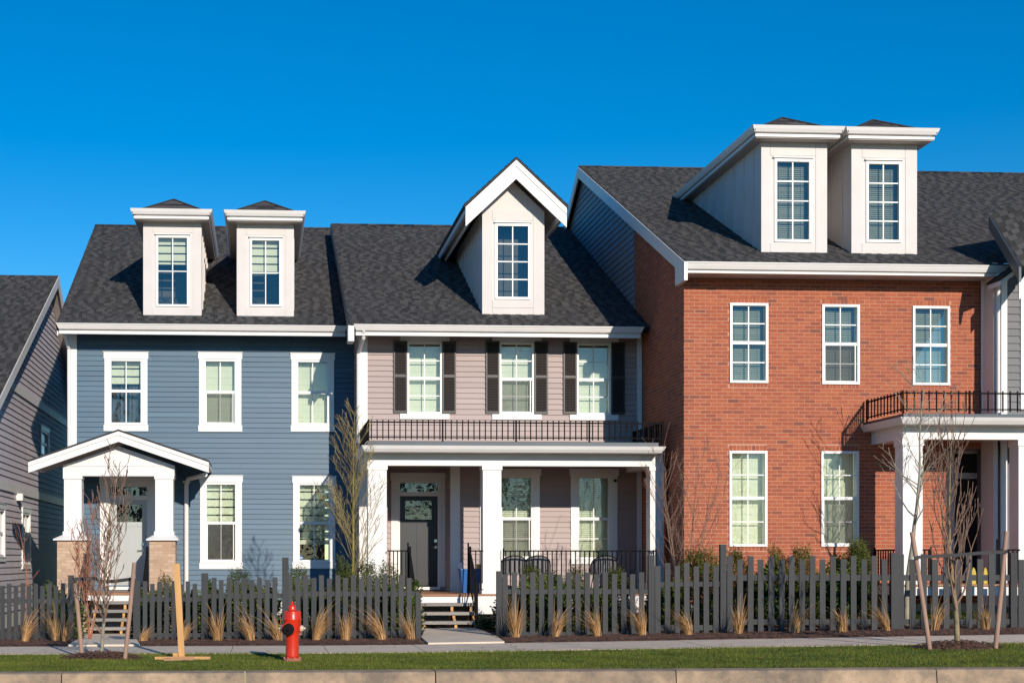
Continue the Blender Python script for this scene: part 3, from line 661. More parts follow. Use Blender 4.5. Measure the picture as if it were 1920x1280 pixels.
    e0, e1, e2, e3 = Vector((ex0+.04, ye_f+.04, zq_)), Vector((ex1-.04, ye_f+.04, zq_)), Vector((ex1-.04, 2*ya-ye_f, zq_)), Vector((ex0+.04, 2*ya-ye_f, zq_))
    A, B = Vector((cx, ya, za)), Vector((cx, ya+.01, za))
    def band(p0, p1, q0, q1):
        for k in range(n):
            f0, f1 = k/n, (k+1)/n; a0, b0 = p0.lerp(q0, f0), p1.lerp(q1, f0); a1, b1 = p0.lerp(q0, f1), p1.lerp(q1, f1)
            m_ = max(1, int((b0-a0).length/.22)); cutp = sorted([0, 1]+[R.random() for _ in range(m_-1)])
            for s0, s1 in zip(cutp[:-1], cutp[1:]):
                up = Vector((0, 0, .012)); q.add([a0.lerp(b0, s0)+up, a0.lerp(b0, s1)+up, a1.lerp(b1, s1), a1.lerp(b1, s0), a0.lerp(b0, s0), a0.lerp(b0, s1)], [(0,1,2,3),(4,5,1,0)], R.random())
    band(e0, e1, A, A); band(e1, e2, A, B); band(e3, e0, B, A); band(e2, e3, B, B)
    q.build('hip_roof', 'shingle', d, kind='stuff')
    q = MB(); q.box(ex0+.1, ex1-.1, ye_f+.1, yb-.05, zet-.09, zet-.07); q.build('flat_roof', 'shbase', d)
    q = MB(); 
    for (s, t_) in ((e0, A), (e1, A), (A, B)): q.tube([s+Vector((0, 0, .01)), t_+Vector((0, 0, .012))], .028, 5, .2)
    q.build('hip_cap', 'shingle', d)
    return d
dormer(bl, (268.5, 378), (415, 591), (243.7, 398), 391, (296.7, 350.7), (446, 570.7), 34.4, .42, bs, by_e, bz_e, 2, ('zebra', .62), apex=.44)
dormer(bl, (444, 551), (419, 592.5), (419.5, 573.7), 394, (472.5, 523.7), (451, 571), 34.4, .42, bs, by_e, bz_e, 2, ('zebra', .5), apex=.44)
# entry porch ------------------------------------------------------------------
py_ = 32.95
def gable_roof(house, apex, l, r, y0, y1, th_px, name='porch_roof'):
    """rake boards traced at y0; apex,l,r in (px,py) of the top edge; th_px board height"""
    A = (X(apex[0], y0), Z(*apex, y0)); Lp = (X(l[0], y0), Z(*l, y0)); Rp = (X(r[0], y0), Z(*r, y0)); h = th_px/F_PX*y0
    q = MB()
    for s, (p) in enumerate((Lp, Rp)):
        n = Vector((-(p[1]-A[1]), 0, p[0]-A[0])); 
        q.prism([(A[0], y0-.01, A[1]+.045), (p[0]+(.0), y0-.01, p[1]+.045), (p[0], y0-.01, p[1]), (A[0], y0-.01, A[1])], (0, y1-y0, 0), .3)
    rf = q.build(name, 'shingle', house)
    for p in (Lp, Rp):
        q = MB(); q.prism([(A[0], y0, A[1]), (p[0], y0, p[1]), (p[0], y0, p[1]-h), (A[0], y0, A[1]-h*1.0)], (0, .04, 0)); q.build('rake_board', 'white', rf)
        q = MB(); e = .012; q.prism([(A[0], y0-.02, A[1]-.002), (p[0], y0-.02, p[1]-.002), (p[0], y0-.02, p[1]-h*.38), (A[0], y0-.02, A[1]-h*.38)], (0, .02, 0)); q.build('rake_trim', 'white', rf)
        q = MB(); q.prism([(A[0], y0+.04, A[1]-h*.45), (p[0], y0+.04, p[1]-h*.45), (p[0], y0+.04, p[1]-h*.55), (A[0], y0+.04, A[1]-h*.55)], (0, y1-y0-.04, 0)); q.build('soffit', 'soffit', rf)
        s = -1 if p is Lp else 1
        q = MB(); q.frustum(min(p[0], p[0]-s*.1), max(p[0], p[0]-s*.1), y0+.04, y1, p[1]-.12, p[1]-.01, .0); q.build('side_gutter', 'white', rf)
    return rf
gable_roof(bl, (222, 808), (53, 866), (391.5, 866), py_-.4, BY, 19.5)
Pp = front(py_)
q = MB(); a, b, t, u = 118, 327, 872, 892
zbm = Z(222, 892, py_); zmid = Z(222, 872, py_)
q.box(X(a, py_), X(b, py_), py_, py_+.3, zbm, zmid); q.build('porch_beam', 'white', bl)
zs = Z(118, 868, py_)
q = MB(); q.prism([(X(118, py_), py_+.012, zmid), (X(327, py_), py_+.012, zmid), (X(222, py_), py_+.012, Z(222, 836, py_))], (0, .1, 0)); q.build('pediment', 'white', bl)
q = MB(); q.box(X(118, py_)-.01, X(327, py_)+.01, py_-.015, py_-.001, zmid-.02, zmid+.0); q.build('frieze_trim', 'white', bl)
for (xa, xb) in ((X(119, py_)+.05, X(119, py_)+.2), (X(327, py_)-.25, X(327, py_)-.05)):
    q = MB(); q.box(xa, xb, py_+.3, BY-.04, zbm+.02, zmid); q.build('porch_beam', 'white', bl)
def post(house, pxa, pxb, y, z0, z1, dep=None, capz=.13, base=.12, m='white', name='porch_post'):
    xa, xb = X(pxa, y), X(pxb, y); dep = dep or (xb-xa); q = MB(); q.box(xa, xb, y, y+dep, z0, z1); p = q.build(name, m, house)
    q = MB(); q.box(xa-.02, xb+.02, y-.02, y+dep+.02, z1-capz, z1-.002); q.build('post_capital', m, p)
    if base: q = MB(); q.box(xa-.025, xb+.025, y-.025, y+dep+.025, z0, z0+base); q.build('post_base', m, p)
    return p
for (a, b, ca, cb, pa, pb) in ((120, 153, 100.5, 166, 107, 163), (291, 324.5, 274.5, 334, 280, 328.5)):
    zc = Z(130, 1012.5, py_); zc1 = Z(130, 1004, py_)
    post(bl, a, b, py_+.0, zc1, zbm, None, .07, .10)
    q = MB(); xa, xb = X(ca, py_-.1), X(cb, py_-.1); ix0, ix1 = X(a-1, py_), X(b+1, py_)
    q.add([(xa, py_-.2, zc), (xb, py_-.2, zc), (xb, py_+.62, zc), (xa, py_+.62, zc), (xa, py_-.2, zc+.03), (xb, py_-.2, zc+.03), (xb, py_+.62, zc+.03), (xa, py_+.62, zc+.03), (ix0-.04, py_-.05, zc1+.012), (ix1+.04, py_-.05, zc1+.012), (ix1+.04, py_+.45, zc1+.012), (ix0-.04, py_+.45, zc1+.012)],
          [(0,3,2,1),(0,1,5,4),(1,2,6,5),(2,3,7,6),(3,0,4,7),(4,5,9,8),(5,6,10,9),(6,7,11,10),(7,4,8,11),(8,9,10,11)]); q.build('pedestal_cap', 'white', bl)
    yy = py_-.12; xa, xb = X(pa, yy), X(pb, yy)
    w = bricks(bl, front(yy), xa, xb, -.25, zc-.004, [], .205, .0685, .008, 'brick2', 'mortar2', 300, 'porch_pedestal', soldiers=False)
    q = MB(); q.box(xa+.002, xb-.002, yy+.16, yy+.72, -.25, zc-.004); q.build('pedestal_core', 'mortar2', w)
    n = 0; z = -.25
    while z < zc-.05:
        for k in range(3): 
            u = yy+.0+k*.205+(.1 if n % 2 else 0); st_ = MB(); lbox(st_, right(xb-.002), u+.004, min(u+.197, yy+.7), z, z+.0605, -.004, .006, bricktone()); st_.build('brick', 'brick2', w)
        z += .0685; n += 1
# deck, steps
dz = .72
dxa, dxb = X(107, py_), X(328, py_)
q = MB()
nb = 9
dk = MB().box(dxa, dxb, 32.55, BY, dz-.16, dz-.035).build('porch_deck', 'white', bl)
for k in range(12): q = MB(); yk = 32.5+k*(BY-.02-32.5)/12; q.box(dxa-.01, dxb+.01, yk+.003, yk+(BY-.02-32.5)/12-.003, dz-.034, dz, R.random()); q.build('deck_board', 'deck', dk)
def steps(house, x0, x1, ytop, z_top, n, rise, run, m='tread', rail=None):
    st = MB(); 
    z0 = z_top-(n+1)*rise
    q = MB(); 
    for xs in (x0+.02, (x0+x1)/2+.1, x1-.08):
        pts = [(xs, ytop, z_top-.2), (xs, ytop-n*run, z_top-n*rise-.065), (xs, ytop-n*run, z0-.01), (xs, ytop-n*run+.25, z0-.01), (xs, ytop, z_top-.55)]
        for k in range(1, n+1): q.box(xs, xs+.055, ytop-k*run+.01, ytop-(k-1)*run, z_top-k*rise-.17, z_top-k*rise-.062)
        q.prism(pts[0:1]+pts[1:], (.055, 0, 0))
    s = q.build('stair_stringer', 'wood', house)
    for k in range(1, n+1):
        t = MB(); t.box(x0-.0, x1, ytop-k*run-.03, ytop-(k-1)*run-.01, z_top-k*rise-.062, z_top-k*rise, R.random()); t.build('stair_tread', m, s)
    t = MB(); t.box(x0, x1, ytop-.012, ytop+.02, z_top-.20, z_top-.045); t.build('top_riser', 'white', s)
    t = MB(); t.box(x0-.01, x1+.01, ytop-.04, ytop+.02, z_top-.044, z_top+.002); t.build('deck_nosing', 'deck', s)
    return s
steps(bl, X(172, 31.8), X(268, 31.8), 32.5, dz, 4, .178, .29)
# stair wing (dark) rails
def slope_rail(house, x, y0, z0, y1, z1, drop=.75, n=5, name='stair_railing'):
    q = MB(); q.prism([(x-.02, y0, z0), (x+.02, y0, z0), (x+.02, y0, z0+.035), (x-.02, y0, z0+.035)], (0, y1-y0, z1-z0)); r = q.build(name, 'black', house)
    for i in range(n):
        f = (i+.5)/n; y = y0+(y1-y0)*f; z = z0+(z1-z0)*f; q = MB(); q.box(x-.009, x+.009, y-.009, y+.009, z-drop, z); q.build('baluster', 'black', r)
    for (y, z, e) in ((y0, z0, .12), (y1, z1, .02)): q = MB(); q.box(x-.028, x+.028, y-.028, y+.028, z-drop-.1, z+e); q.build('railing_post', 'black', r)
    q = MB(); q.prism([(x-.012, y0, z0-drop), (x+.012, y0, z0-drop), (x+.012, y0, z0-drop+.03), (x-.012, y0, z0-drop+.03)], (0, y1-y0, z1-z0)); q.build('bottom_rail', 'black', r)
    return r
slope_rail(bl, X(165, 32.4), 32.4, dz+.92, 31.3, dz+.18)
slope_rail(bl, X(276, 32.4), 32.4, dz+.92, 31.3, dz+.18)
# dark stair skirt panels at both sides
# door
def door(house, y, px, ty, by, lite, transom, m, trimw, P, handle_px, trim_top, lit_rows=1, head=.16, panel=None):
    """px = door slab px range at wall y"""
    x0, x1 = X(px[0], y), X(px[1], y); pc = sum(px)/2; z0, z1 = Z(pc, by, y), Z(pc, ty, y)
    g = (X(lite[0], y), X(lite[1], y), Z(pc, lite[3], y), Z(pc, lite[2], y))
    mb = MB()
    for c in cells(x0, x1, z0, z1, [g]): lbox(mb, P, *c, -.10, -.05)
    d = mb.build('front_door', m, house)
    q = MB(); q.add([P(g[0], g[2], -.07), P(g[1], g[2], -.07), P(g[1], g[3], -.07), P(g[0], g[3], -.07)], [(0,1,2,3)]); q.build('door_pane', 'glass', d)
    # raised panel frames
    xm = (x0+x1)/2; s = .10
    fr = [(x0+.02, x1-.02, g[2]-.10, g[2]-.03), (x0+.02, x0+s+.02, z0+.05, g[2]-.105), (x1-s-.02, x1-.02, z0+.05, g[2]-.105), (xm-.05, xm+.05, z0+.22, g[2]-.105), (x0+s+.025, x1-s-.025, z0+.05, z0+.215)]
    q = MB(); [lbox(q, P, a, b, c, e, -.05, -.040) for a, b, c, e in fr]; q.build('door_panel', m, d)
    t = (X(transom[0], y), X(transom[1], y), Z(pc, transom[3], y), Z(pc, transom[2], y))
    q = MB(); q.add([P(t[0], t[2], -.06), P(t[1], t[2], -.06), P(t[1], t[3], -.06), P(t[0], t[3], -.06)], [(0,1,2,3)]); q.build('transom_pane', 'glass', d)
    q = MB(); zt = Z(pc, trim_top, y)
    for a, b, c, e in ((x0-.04, x0, z0-.03, t[3]+.05), (x1, x1+.04, z0-.03, t[3]+.05), (x0, x1, z1, t[2]), (x0, x1, t[3], t[3]+.05)): lbox(q, P, a, b, c, e, -.1, -.005)
    q.build('door_frame', 'white', d)
    for a, b, c, e in ((x0-.04-trimw[0], x0-.041, z0-.03, t[3]+.05), (x1+.041, x1+.04+trimw[1], z0-.03, t[3]+.05), (x0-.06-trimw[0], x1+.06+trimw[1], t[3]+.051, zt)):
        q = MB(); lbox(q, P, a, b, c, e, 0, .048); q.build('door_trim', 'white', d)
    q = MB(); lbox(q, P, x0-.05, x1+.05, z0-.10, z0-.031, -.1, .05); q.build('threshold', 'white', d)
    if handle_px:
        hx, hz = X(handle_px[0], y), Z(pc, handle_px[1], y)
        q = MB(); lbox(q, P, hx-.025, hx+.03, hz-.03, hz+.025, -.05, -.03); q.tube([P(hx+.01, hz, -.03), P(hx+.01, hz, .02), P(hx-.12, hz-.005, .02)], .011, 8); q.build('door_handle', 'steel', d)
        q = MB(); lbox(q, P, hx-.03, hx+.035, hz+.11, hz+.18, -.05, -.025); q.build('lock_plate', 'steel', d)
    q = MB(); lbox(q, P, x0-.1, x1+.1, z0, t[3], -.8, -.78); q.build('hall_wall', 'backing', d)
    return d
door(bl, BY, (207, 275.5), 936.5, 1097, (218.5, 266.5, 945, 978), (207.5, 275.5, 912, 928.5), 'door_l', (.20, .15), Pb, (267, 1031), 893)
# downpipe right of porch
yq = BY-.09
pipe(bl, [(X(385, 33.2), 33.2, Z(385, 889, 33.2)), (X(376, 33.6), 33.8, Z(376, 891, 33.6)), (X(353, yq), yq-.05, Z(353, 898, yq)), (X(349.5, yq), yq, Z(349.5, 910, yq)), (X(349.5, yq), yq, .12)], .085)
for (pxx, pyy) in ((345, 903), (354, 903)):
    q = MB(); q.lathe([(.035, 0), (.035, -.05), (.015, -.08)], (X(pxx, yq), BY-.02, Z(pxx, pyy, yq)), 'y', 10)
    q.build('pipe_bracket', 'vinyl', bl)
# ================================================================ HOUSE 2 : taupe
GY = 32.6
gh = thing('sided_house', 'taupe lap-sided house with dark shutters, gabled white dormer and wide railed porch', 'house', (X(940, GY), GY, 0))
gx0, gx1 = 2.21, 8.69
Pg = front(GY)
zgt = Z(900, 619, GY); zg0 = .5
gg = {}
for k, (a, b, t, u) in dict(A=(767, 825, 645, 772), B=(939.5, 997.5, 645, 773), C=(1084.5, 1141.5, 647, 774), E=(941, 995.5, 896, 1044), F=(1085.5, 1141, 896, 1044)).items(): gg[k] = rect(a, b, t, u, GY)
alc = (X(726, GY), X(845, GY), .5, Z(800, 874, GY))
ops = [opening(g) for g in gg.values()]+[alc]
siding(gh, Pg, gx0+.1, gx1-.1, zg0, zgt, [(o[0]+.005, o[1]-.005, o[2]+.005, o[3]-.005) for o in ops], 'taupe', .122)
for k, bnd, scr in (('A', ('plain', 0, .97), False), ('B', ('plain', 0, .97), True), ('C', ('plain', 0, .97), False)):
    g = gg[k]; w = window(gh, Pg, g, rail=Z(960, 710.5, GY), rows=(2, 2), blind=bnd, screen=scr, fw=.045)
    q = MB(); q.box(g[0]-.21, g[1]+.21, GY-.052, GY-.034, g[3]+.05, Z(900, 627, GY)); q.build('head_trim', 'white', w)
    q = MB(); q.box(g[0]-.21, g[1]+.21, GY-.058, GY-.02, g[2]-.17, g[2]-.046); q.build('sill', 'white', w)
    for (a, b) in ((g[0]-.36, g[0]-.045), (g[1]+.045, g[1]+.36)): shutter(gh, a, b, g[2]-.03, g[3]+.06, GY)
for k, bb in (('E', 0), ('F', 0)):
    g = gg[k]; window(gh, Pg, g, rail=Z(1000, 972, GY), rows=(2, 1), blind=('slats', 0, 1), screen=(k == 'E'), side=.14, head=(.03, .14), sill=(.02, .1), bo=-.17)
q = MB(); q.box(gx0-.02, gx0+.17, GY-.05, GY+.0, zg0, zgt); q.build('corner_board', 'white', gh)
q = MB(); q.box(gx1-.11, gx1-.005, GY-.05, GY+.0, zg0, zgt); q.build('corner_board', 'white', gh)
# side wall seen between the houses
siding(gh, left(gx0), GY+.0, BY+.1, .3, zgt, [], 'taupe', .122, body='side_wall', th=.1)
q = MB(); q.box(gx0+.02, gx1, GY+.02, GY+.3, -.4, zg0-.002); q.build('foundation', 'found', gh)
gy_e, gz_e, gy_r, gz_r = 31.87, 6.68, 40.4, 10.87; gs = (gz_r-gz_e)/(gy_r-gy_e)
grx0, grx1 = X(655, gy_e), 8.66
gdx = (X(904, 32.65), X(1020.5, 32.65))
shingles(gh, grx0, grx1, gy_e, gz_e, gy_r, gz_r, holes=[(gdx[0]-.3, gdx[1]+.3, 32.8, 37)])
q = MB(); q.add([(grx0, gy_r, gz_r), (grx1, gy_r, gz_r), (grx1, gy_r+8, gz_e), (grx0, gy_r+8, gz_e), (grx0, gy_r, gz_r-.14), (grx1, gy_r, gz_r-.14), (grx1, gy_r+8, gz_e-.14), (grx0, gy_r+8, gz_e-.14)], [(0,1,2,3),(7,6,5,4),(0,4,5,1),(1,5,6,2),(2,6,7,3),(3,7,4,0)]); q.build('back_roof', 'shbase', gh)
q = MB(); n = 26
for k in range(n): xa = grx0+(grx1-grx0)*k/n; q.prism([(xa, gy_r-.11, gz_r-.03), (xa, gy_r, gz_r+.035), (xa, gy_r+.11, gz_r-.03)], ((grx1-grx0)/n-.004, 0, .006), R.random()*.8)
q.build('ridge_cap', 'shingle', gh)
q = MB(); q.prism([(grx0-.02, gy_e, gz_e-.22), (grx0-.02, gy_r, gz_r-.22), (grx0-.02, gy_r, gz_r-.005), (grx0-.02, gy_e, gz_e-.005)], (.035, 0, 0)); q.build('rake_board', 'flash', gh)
q = MB(); q.prism([(gx0+.0, GY+.1, 5.5), (gx0+.0, gy_r+6, 5.5), (gx0+.0, gy_r, gz_r-.25), (gx0+.0, GY+.1, gz_e+.05)], (.05, 0, 0)); q.build('gable_wall', 'taupe', gh)
q = MB(); q.box(gx0, gx1, 46, 46.1, -.3, 7); q.build('back_wall', 'taupe', gh)
gutter(gh, X(663.5, 31.72), X(1208, 31.72), 31.72, Z(930, 610.5, 31.72), GY)
pipe(gh, [(X(682, 31.78), 31.8, Z(682, 618, 31.8)), (X(681.5, 31.9), 31.9, Z(681, 634, 31.9)), (X(672, 32.5), 32.5, Z(672, 662, 32.5)), (X(672, 32.5), 32.5, 4.1)], .07)
# white end box of the rake return
q = MB(); q.box(grx0-.03, grx0+.10, 31.74, 32.2, Z(657, 640, 31.8), Z(657, 611, 31.8)); q.build('eave_return', 'white', gh)
# gabled dormer
def gdormer(house):
    yf, yr_ = 32.65, 32.2; P = front(yf)
    x0, x1 = gdx; z0 = Z(962, 591, yf); zsh = Z(962, 396, yf); xc = (x0+x1)/2
    ap = (X(968, yr_), Z(968, 297, yr_)); lo = (X(873, yr_), Z(873, 385, yr_)); hi = (X(1062.5, yr_), Z(1062, 387, yr_))
    tan_ = (ap[1]-lo[1])/(ap[0]-lo[0]); h = 36/F_PX*yr_; zap = ap[1]-.30
    g = (X(932.6, yf), X(990, yf), Z(962, 557, yf), Z(962, 424, yf)); op = opening(g, .05)
    mb = MB()
    for c in cells(x0, x1, z0, zsh, [op]): lbox(mb, P, *c, -.06, 0)
    mb.prism([(x0, yf, zsh), (x1, yf, zsh), (xc, yf, zsh+(x1-x0)/2*tan_)], (0, .06, 0))
    d = mb.build('dormer', 'dormerw', house)
    a, b, c, dd = op
    for bx in ((x0, a-.07, z0, zsh), (b+.07, x1, z0, zsh), (a-.067, b+.067, dd+.075, dd+.30), (a-.067, b+.067, z0+.17, c-.02), (a-.067, b+.067, z0, z0+.162)):
        q = MB(); lbox(q, P, bx[0]+.001, bx[1]-.001, bx[2]+.001, bx[3]-.001, .001, .012, .3); q.build('face_board', 'dormerw', d)
    q = MB(); o0, o1 = -.06, .03
    lbox(q, P, a, b, c, g[2], o0, o1); lbox(q, P, a, b, g[3], dd, o0, o1); lbox(q, P, a, g[0], g[2], g[3], o0, o1); lbox(q, P, g[1], b, g[2], g[3], o0, o1); q.build('window_frame', 'vinyl', d)
    q = MB(); lbox(q, P, a-.03, b+.03, dd+.02, dd+.05, 0, .06); q.build('drip_cap', 'white', d)
    q = MB(); q.add([P(g[0], g[2], -.022), P(g[1], g[2], -.022), P(g[1], g[3], -.022), P(g[0], g[3], -.022)], [(0,1,2,3)]); q.build('pane', 'glass', d)
    um = (g[0]+g[1])/2; q = MB(); lbox(q, P, um-.011, um+.011, g[2], g[3], -.02, -.006); q.build('muntin', 'vinyl', d)
    for i in range(1, 4): zz = g[2]+(g[3]-g[2])*i/4; q = MB(); lbox(q, P, g[0], g[1], zz-.011, zz+.011, -.019, -.007); q.build('muntin', 'vinyl', d)
    q = MB(); q.box(x0+.06, x1-.06, yf+.5, yf+.55, z0, zsh); q.build('room_wall', 'floor', d)
    yb = gy_e+(zsh-gz_e)/gs+.3
    for xs, dx in ((x0, .05), (x1, -.05)):
        q = MB(); q.prism([(xs, yf+.06, z0-.05), (xs, yf+.06, zsh), (xs, yb-.1, zsh)], (dx, 0, 0)); q.build('side_wall', 'dormerw', d)
        y = yf+.4
        while y < yb-.8:
            zz = gz_e+(y-gy_e)*gs; q = MB(); s = -.018 if dx > 0 else .018
            q.box(min(xs, xs+s), max(xs, xs+s), y-.02, y+.02, zz, zsh-.01); q.build('batten', 'dormerw', d); y += .41
    yt = gy_e+(ap[1]-gz_e)/gs+.2
    for e in (lo, hi):
        ye2 = gy_e+(e[1]-.1-gz_e)/gs+.05; s = 1 if e is hi else -1
        q = MB()
        top = [(ap[0], yr_-.02, ap[1]+.03), (e[0]+s*.03, yr_-.02, e[1]+.02), (e[0]+s*.03, ye2, e[1]+.02), (ap[0], yt, ap[1]+.03)]
        q.prism(top, (0, 0, -.07), .3)
        nrow = 9
        for r in range(nrow):
            f0, f1 = r/nrow, (r+1)/nrow; A0 = Vector(top[1]).lerp(Vector(top[0]), f0); A1 = Vector(top[1]).lerp(Vector(top[0]), f1); B0 = Vector(top[2]).lerp(Vector(top[3]), f0); B1 = Vector(top[2]).lerp(Vector(top[3]), f1)
            m_ = 12; cp = sorted([0, 1]+[R.random() for _ in range(m_)])
            for s0, s1 in zip(cp[:-1], cp[1:]):
                up = Vector((0, 0, .018)); q.add([A0.lerp(B0, s0)+up, A0.lerp(B0, s1)+up, A1.lerp(B1, s1)+up*.3, A1.lerp(B1, s0)+up*.3, A0.lerp(B0, s0), A0.lerp(B0, s1)], [(0,1,2,3),(4,5,1,0)], R.random())
        q.build('dormer_roof', 'shingle', d)
        q = MB(); q.prism([(ap[0], yr_, ap[1]-.04), (e[0], yr_, e[1]-.04), (e[0], yr_, e[1]-.04-h), (ap[0], yr_, ap[1]-.04-h*.98)], (0, .04, 0)); q.build('rake_board', 'white', d)
        q = MB(); q.prism([(ap[0], yr_-.02, ap[1]-.04), (e[0], yr_-.02, e[1]-.04), (e[0], yr_-.02, e[1]-.04-h*.32), (ap[0], yr_-.02, ap[1]-.04-h*.32)], (0, .02, 0)); q.build('rake_trim', 'white', d)
        q = MB(); q.prism([(ap[0], yr_+.04, ap[1]-.2), (e[0], yr_+.04, e[1]-.2), (e[0], yr_+.04, e[1]-.23), (ap[0], yr_+.04, ap[1]-.23)], (0, yb-yr_, 0)); q.build('soffit', 'soffit', d)
        q = MB(); xa, xb = sorted((e[0]+s*.0, e[0]+s*-.10)); q.frustum(xa, xb, yr_+.05, ye2+.2, e[1]-.16, e[1]-.02, .0); q.build('side_gutter', 'white', d)
        xa, xb = sorted((e[0]-s*.13, e[0]-s*.16)); q = MB(); q.box(xa, xb, yr_+.05, ye2+.3, e[1]-.30, e[1]-.15); q.build('side_fascia', 'white', d)
    q = MB(); q.box(x0+.02, x1-.02, yf-.02, yf+.05, z0-.035, z0-.004); q.build('apron_flashing', 'flash', d)
gdormer(gh)
# entry alcove
ay = GY+.8; Pa = front(ay)
q = MB(); q.box(alc[0]-.1, alc[0], GY+.02, ay, .5, alc[3]); q.build('alcove_wall', 'taupe', gh)
siding(gh, left(X(845, GY)), GY+.0, ay, .75, alc[3], [], 'taupe', .122, body='alcove_wall', th=.1)
q = MB(); q.box(X(845, GY)-.01, X(862, GY), GY-.055, GY-.001+.0, .74, alc[3]+.02); q.build('corner_board', 'white', gh)
dop = (X(749, ay)-.04, X(822, ay)+.04, .70, Z(785, 903, ay)+.05)
siding(gh, Pa, X(720, ay), X(846, ay), .75, alc[3]+.1, [dop], 'taupe', .122, body='door_wall', th=.05)
door(gh, ay, (750, 821), 929.5, 1097, (760, 810, 938, 973), (751, 821, 904.5, 921.5), 'door_d', (.17, .13), Pa, (817, 1025), 886)
q = MB(); q.box(alc[0]-.1, X(846, ay)+.1, GY, ay+.1, alc[3]+.02, alc[3]+.1); q.build('alcove_ceiling', 'soffit', gh)
# porch
GP = 30.4
zdk = .74
zbm = Z(960, 873, GP); zbt = Z(960, 851, GP)
pxa, pxb = X(689, GP), X(1243.5, GP)
q = MB(); q.box(pxa, pxb, GP, GP+.28, zbm, zbt); q.build('porch_beam', 'white', gh)
for (xa, xb) in ((pxa, pxa+.26), (pxb-.26, pxb)): q = MB(); q.box(xa+.003, xb-.003, GP+.28, GY-.04, zbm+.002, zbt); q.build('porch_beam', 'white', gh)
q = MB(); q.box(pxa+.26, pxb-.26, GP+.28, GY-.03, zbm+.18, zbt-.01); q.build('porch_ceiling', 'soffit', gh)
zc0, zc1, zc2 = Z(960, 849.5, 29.95), Z(960, 835.5, 29.95), Z(960, 827.5, 29.95)
cxa, cxb = X(678, 29.95), X(1248.5, 29.95)
q = MB(); q.box(pxa-.03, pxb+.03, GP-.03, GY, zbt+.001, zbt+.035); q.box(pxa+.03, pxb-.03, GP+.03, GY, zbt+.035, zc1-.10); q.build('cornice_bed', 'white', gh)
q = MB(); h = zc1-zc0; q.frustum(cxa, cxb, 29.93, GY-.03, zc1-h*.45, zc1, .03); q.frustum(cxa+.03, cxb-.03, 29.96, GY-.03, zc1-h*.85, zc1-h*.45, .05); q.build('cornice', 'white', gh)
q = MB(); q.box(cxa+.13, cxb-.13, 30.05, GY-.03, zc1+.001, zc2+.0); q.build('porch_roof', 'flash', gh)
def rail3(house, x0, x1, yf, yb, zlo, zhi, n, posts, nside):
    r1 = railing(house, (x0, yf), (x1, yf), zlo, zhi, n, posts, 'roof_railing')
    railing(house, (x0, yf+.02), (x0, yb), zlo, zhi, nside, (1,), 'roof_railing')
    return r1
rx0, rx1 = X(691, 30.1), X(1242.5, 30.1); zlo, zhi = zc2, Z(960, 791, 30.1)
fr = lambda p: (X(p, 30.1)-rx0)/(rx1-rx0)
rail3(gh, rx0, rx1, 30.1, GY-.1, zlo, zhi, 52, [0, fr(830), fr(967.7), fr(1105), 1], 18)
railing(gh, (rx1, 30.12), (rx1, GY-.1), zlo, zhi, 18, (1,), 'roof_railing')
for (a, b) in ((690, 725), (905.5, 940), (1219, 1244.5)):
    post(gh, a, b, GP+.0, zdk, zbm, .32, .09, .22)
for (a, b) in ((899, 905),): q = MB(); q.box(X(a, GY), X(b, GY)+.06, GY-.06, GY-.033, zdk, zbm); q.build('pilaster', 'white', gh)
# deck
dk = MB().box(pxa, pxb, GP-.2, GY, zdk-.20, zdk-.035).build('porch_deck', 'white', gh)
n = 16
for k in range(n): q = MB(); y0, y1 = GP-.24, GY+.75; q.box(pxa-.02, pxb+.02, y0+(y1-y0)*k/n+.003, y0+(y1-y0)*(k+1)/n-.003, zdk-.034, zdk, R.random()); q.build('deck_board', 'deck', dk)
q = MB(); q.box(X(893, 30.0), pxb+.02, GP-.215, GP-.202, zdk-.42, zdk-.036); q.build('deck_skirt', 'white', gh)
q = MB(); q.box(pxa-.02, X(786, 30.0), GP-.215, GP-.202, zdk-.42, zdk-.036); q.build('deck_skirt', 'white', gh)
steps(gh, X(787, 29.6), X(891, 29.6), GP-.24, zdk, 3, .178, .30)
zr_ = Z(1000, 1031, 30.3)
railing(gh, (X(944, 30.3), 30.3), (X(1230, 30.3), 30.3), zdk, zr_, 33, (0, 1), 'porch_railing', ext=0)
railing(gh, (X(726, 30.3), 30.3), (X(765, 30.3), 30.3), zdk, zr_, 5, (1,), 'porch_railing', ext=0, pz=zr_+.16)
railing(gh, (X(878, 30.3), 30.3), (X(906, 30.3), 30.3), zdk, zr_, 3, (0,), 'porch_railing', ext=0, pz=zr_+.16)
slope_rail(gh, X(768, 30.2), 30.2, zr_-.04, 29.25, zdk+.22, .72)
slope_rail(gh, X(881, 30.2), 30.2, zr_-.04, 29.25, zdk+.22, .72)
q = MB(); cx = X(861, GY); q.box(cx-.055, cx+.055, GY-.12, GY-.056, Z(861, 1066, GY), Z(861, 1054, GY)); q.build('outlet_box', 'vinyl', gh)
q = MB(); q.lathe([(.03, 0), (.03, -.09), (.015, -.11)], (X(1152, GY), GY-.04, Z(1152, 901, GY)), 'y', 10); q.build('camera_eye', 'black', gh)
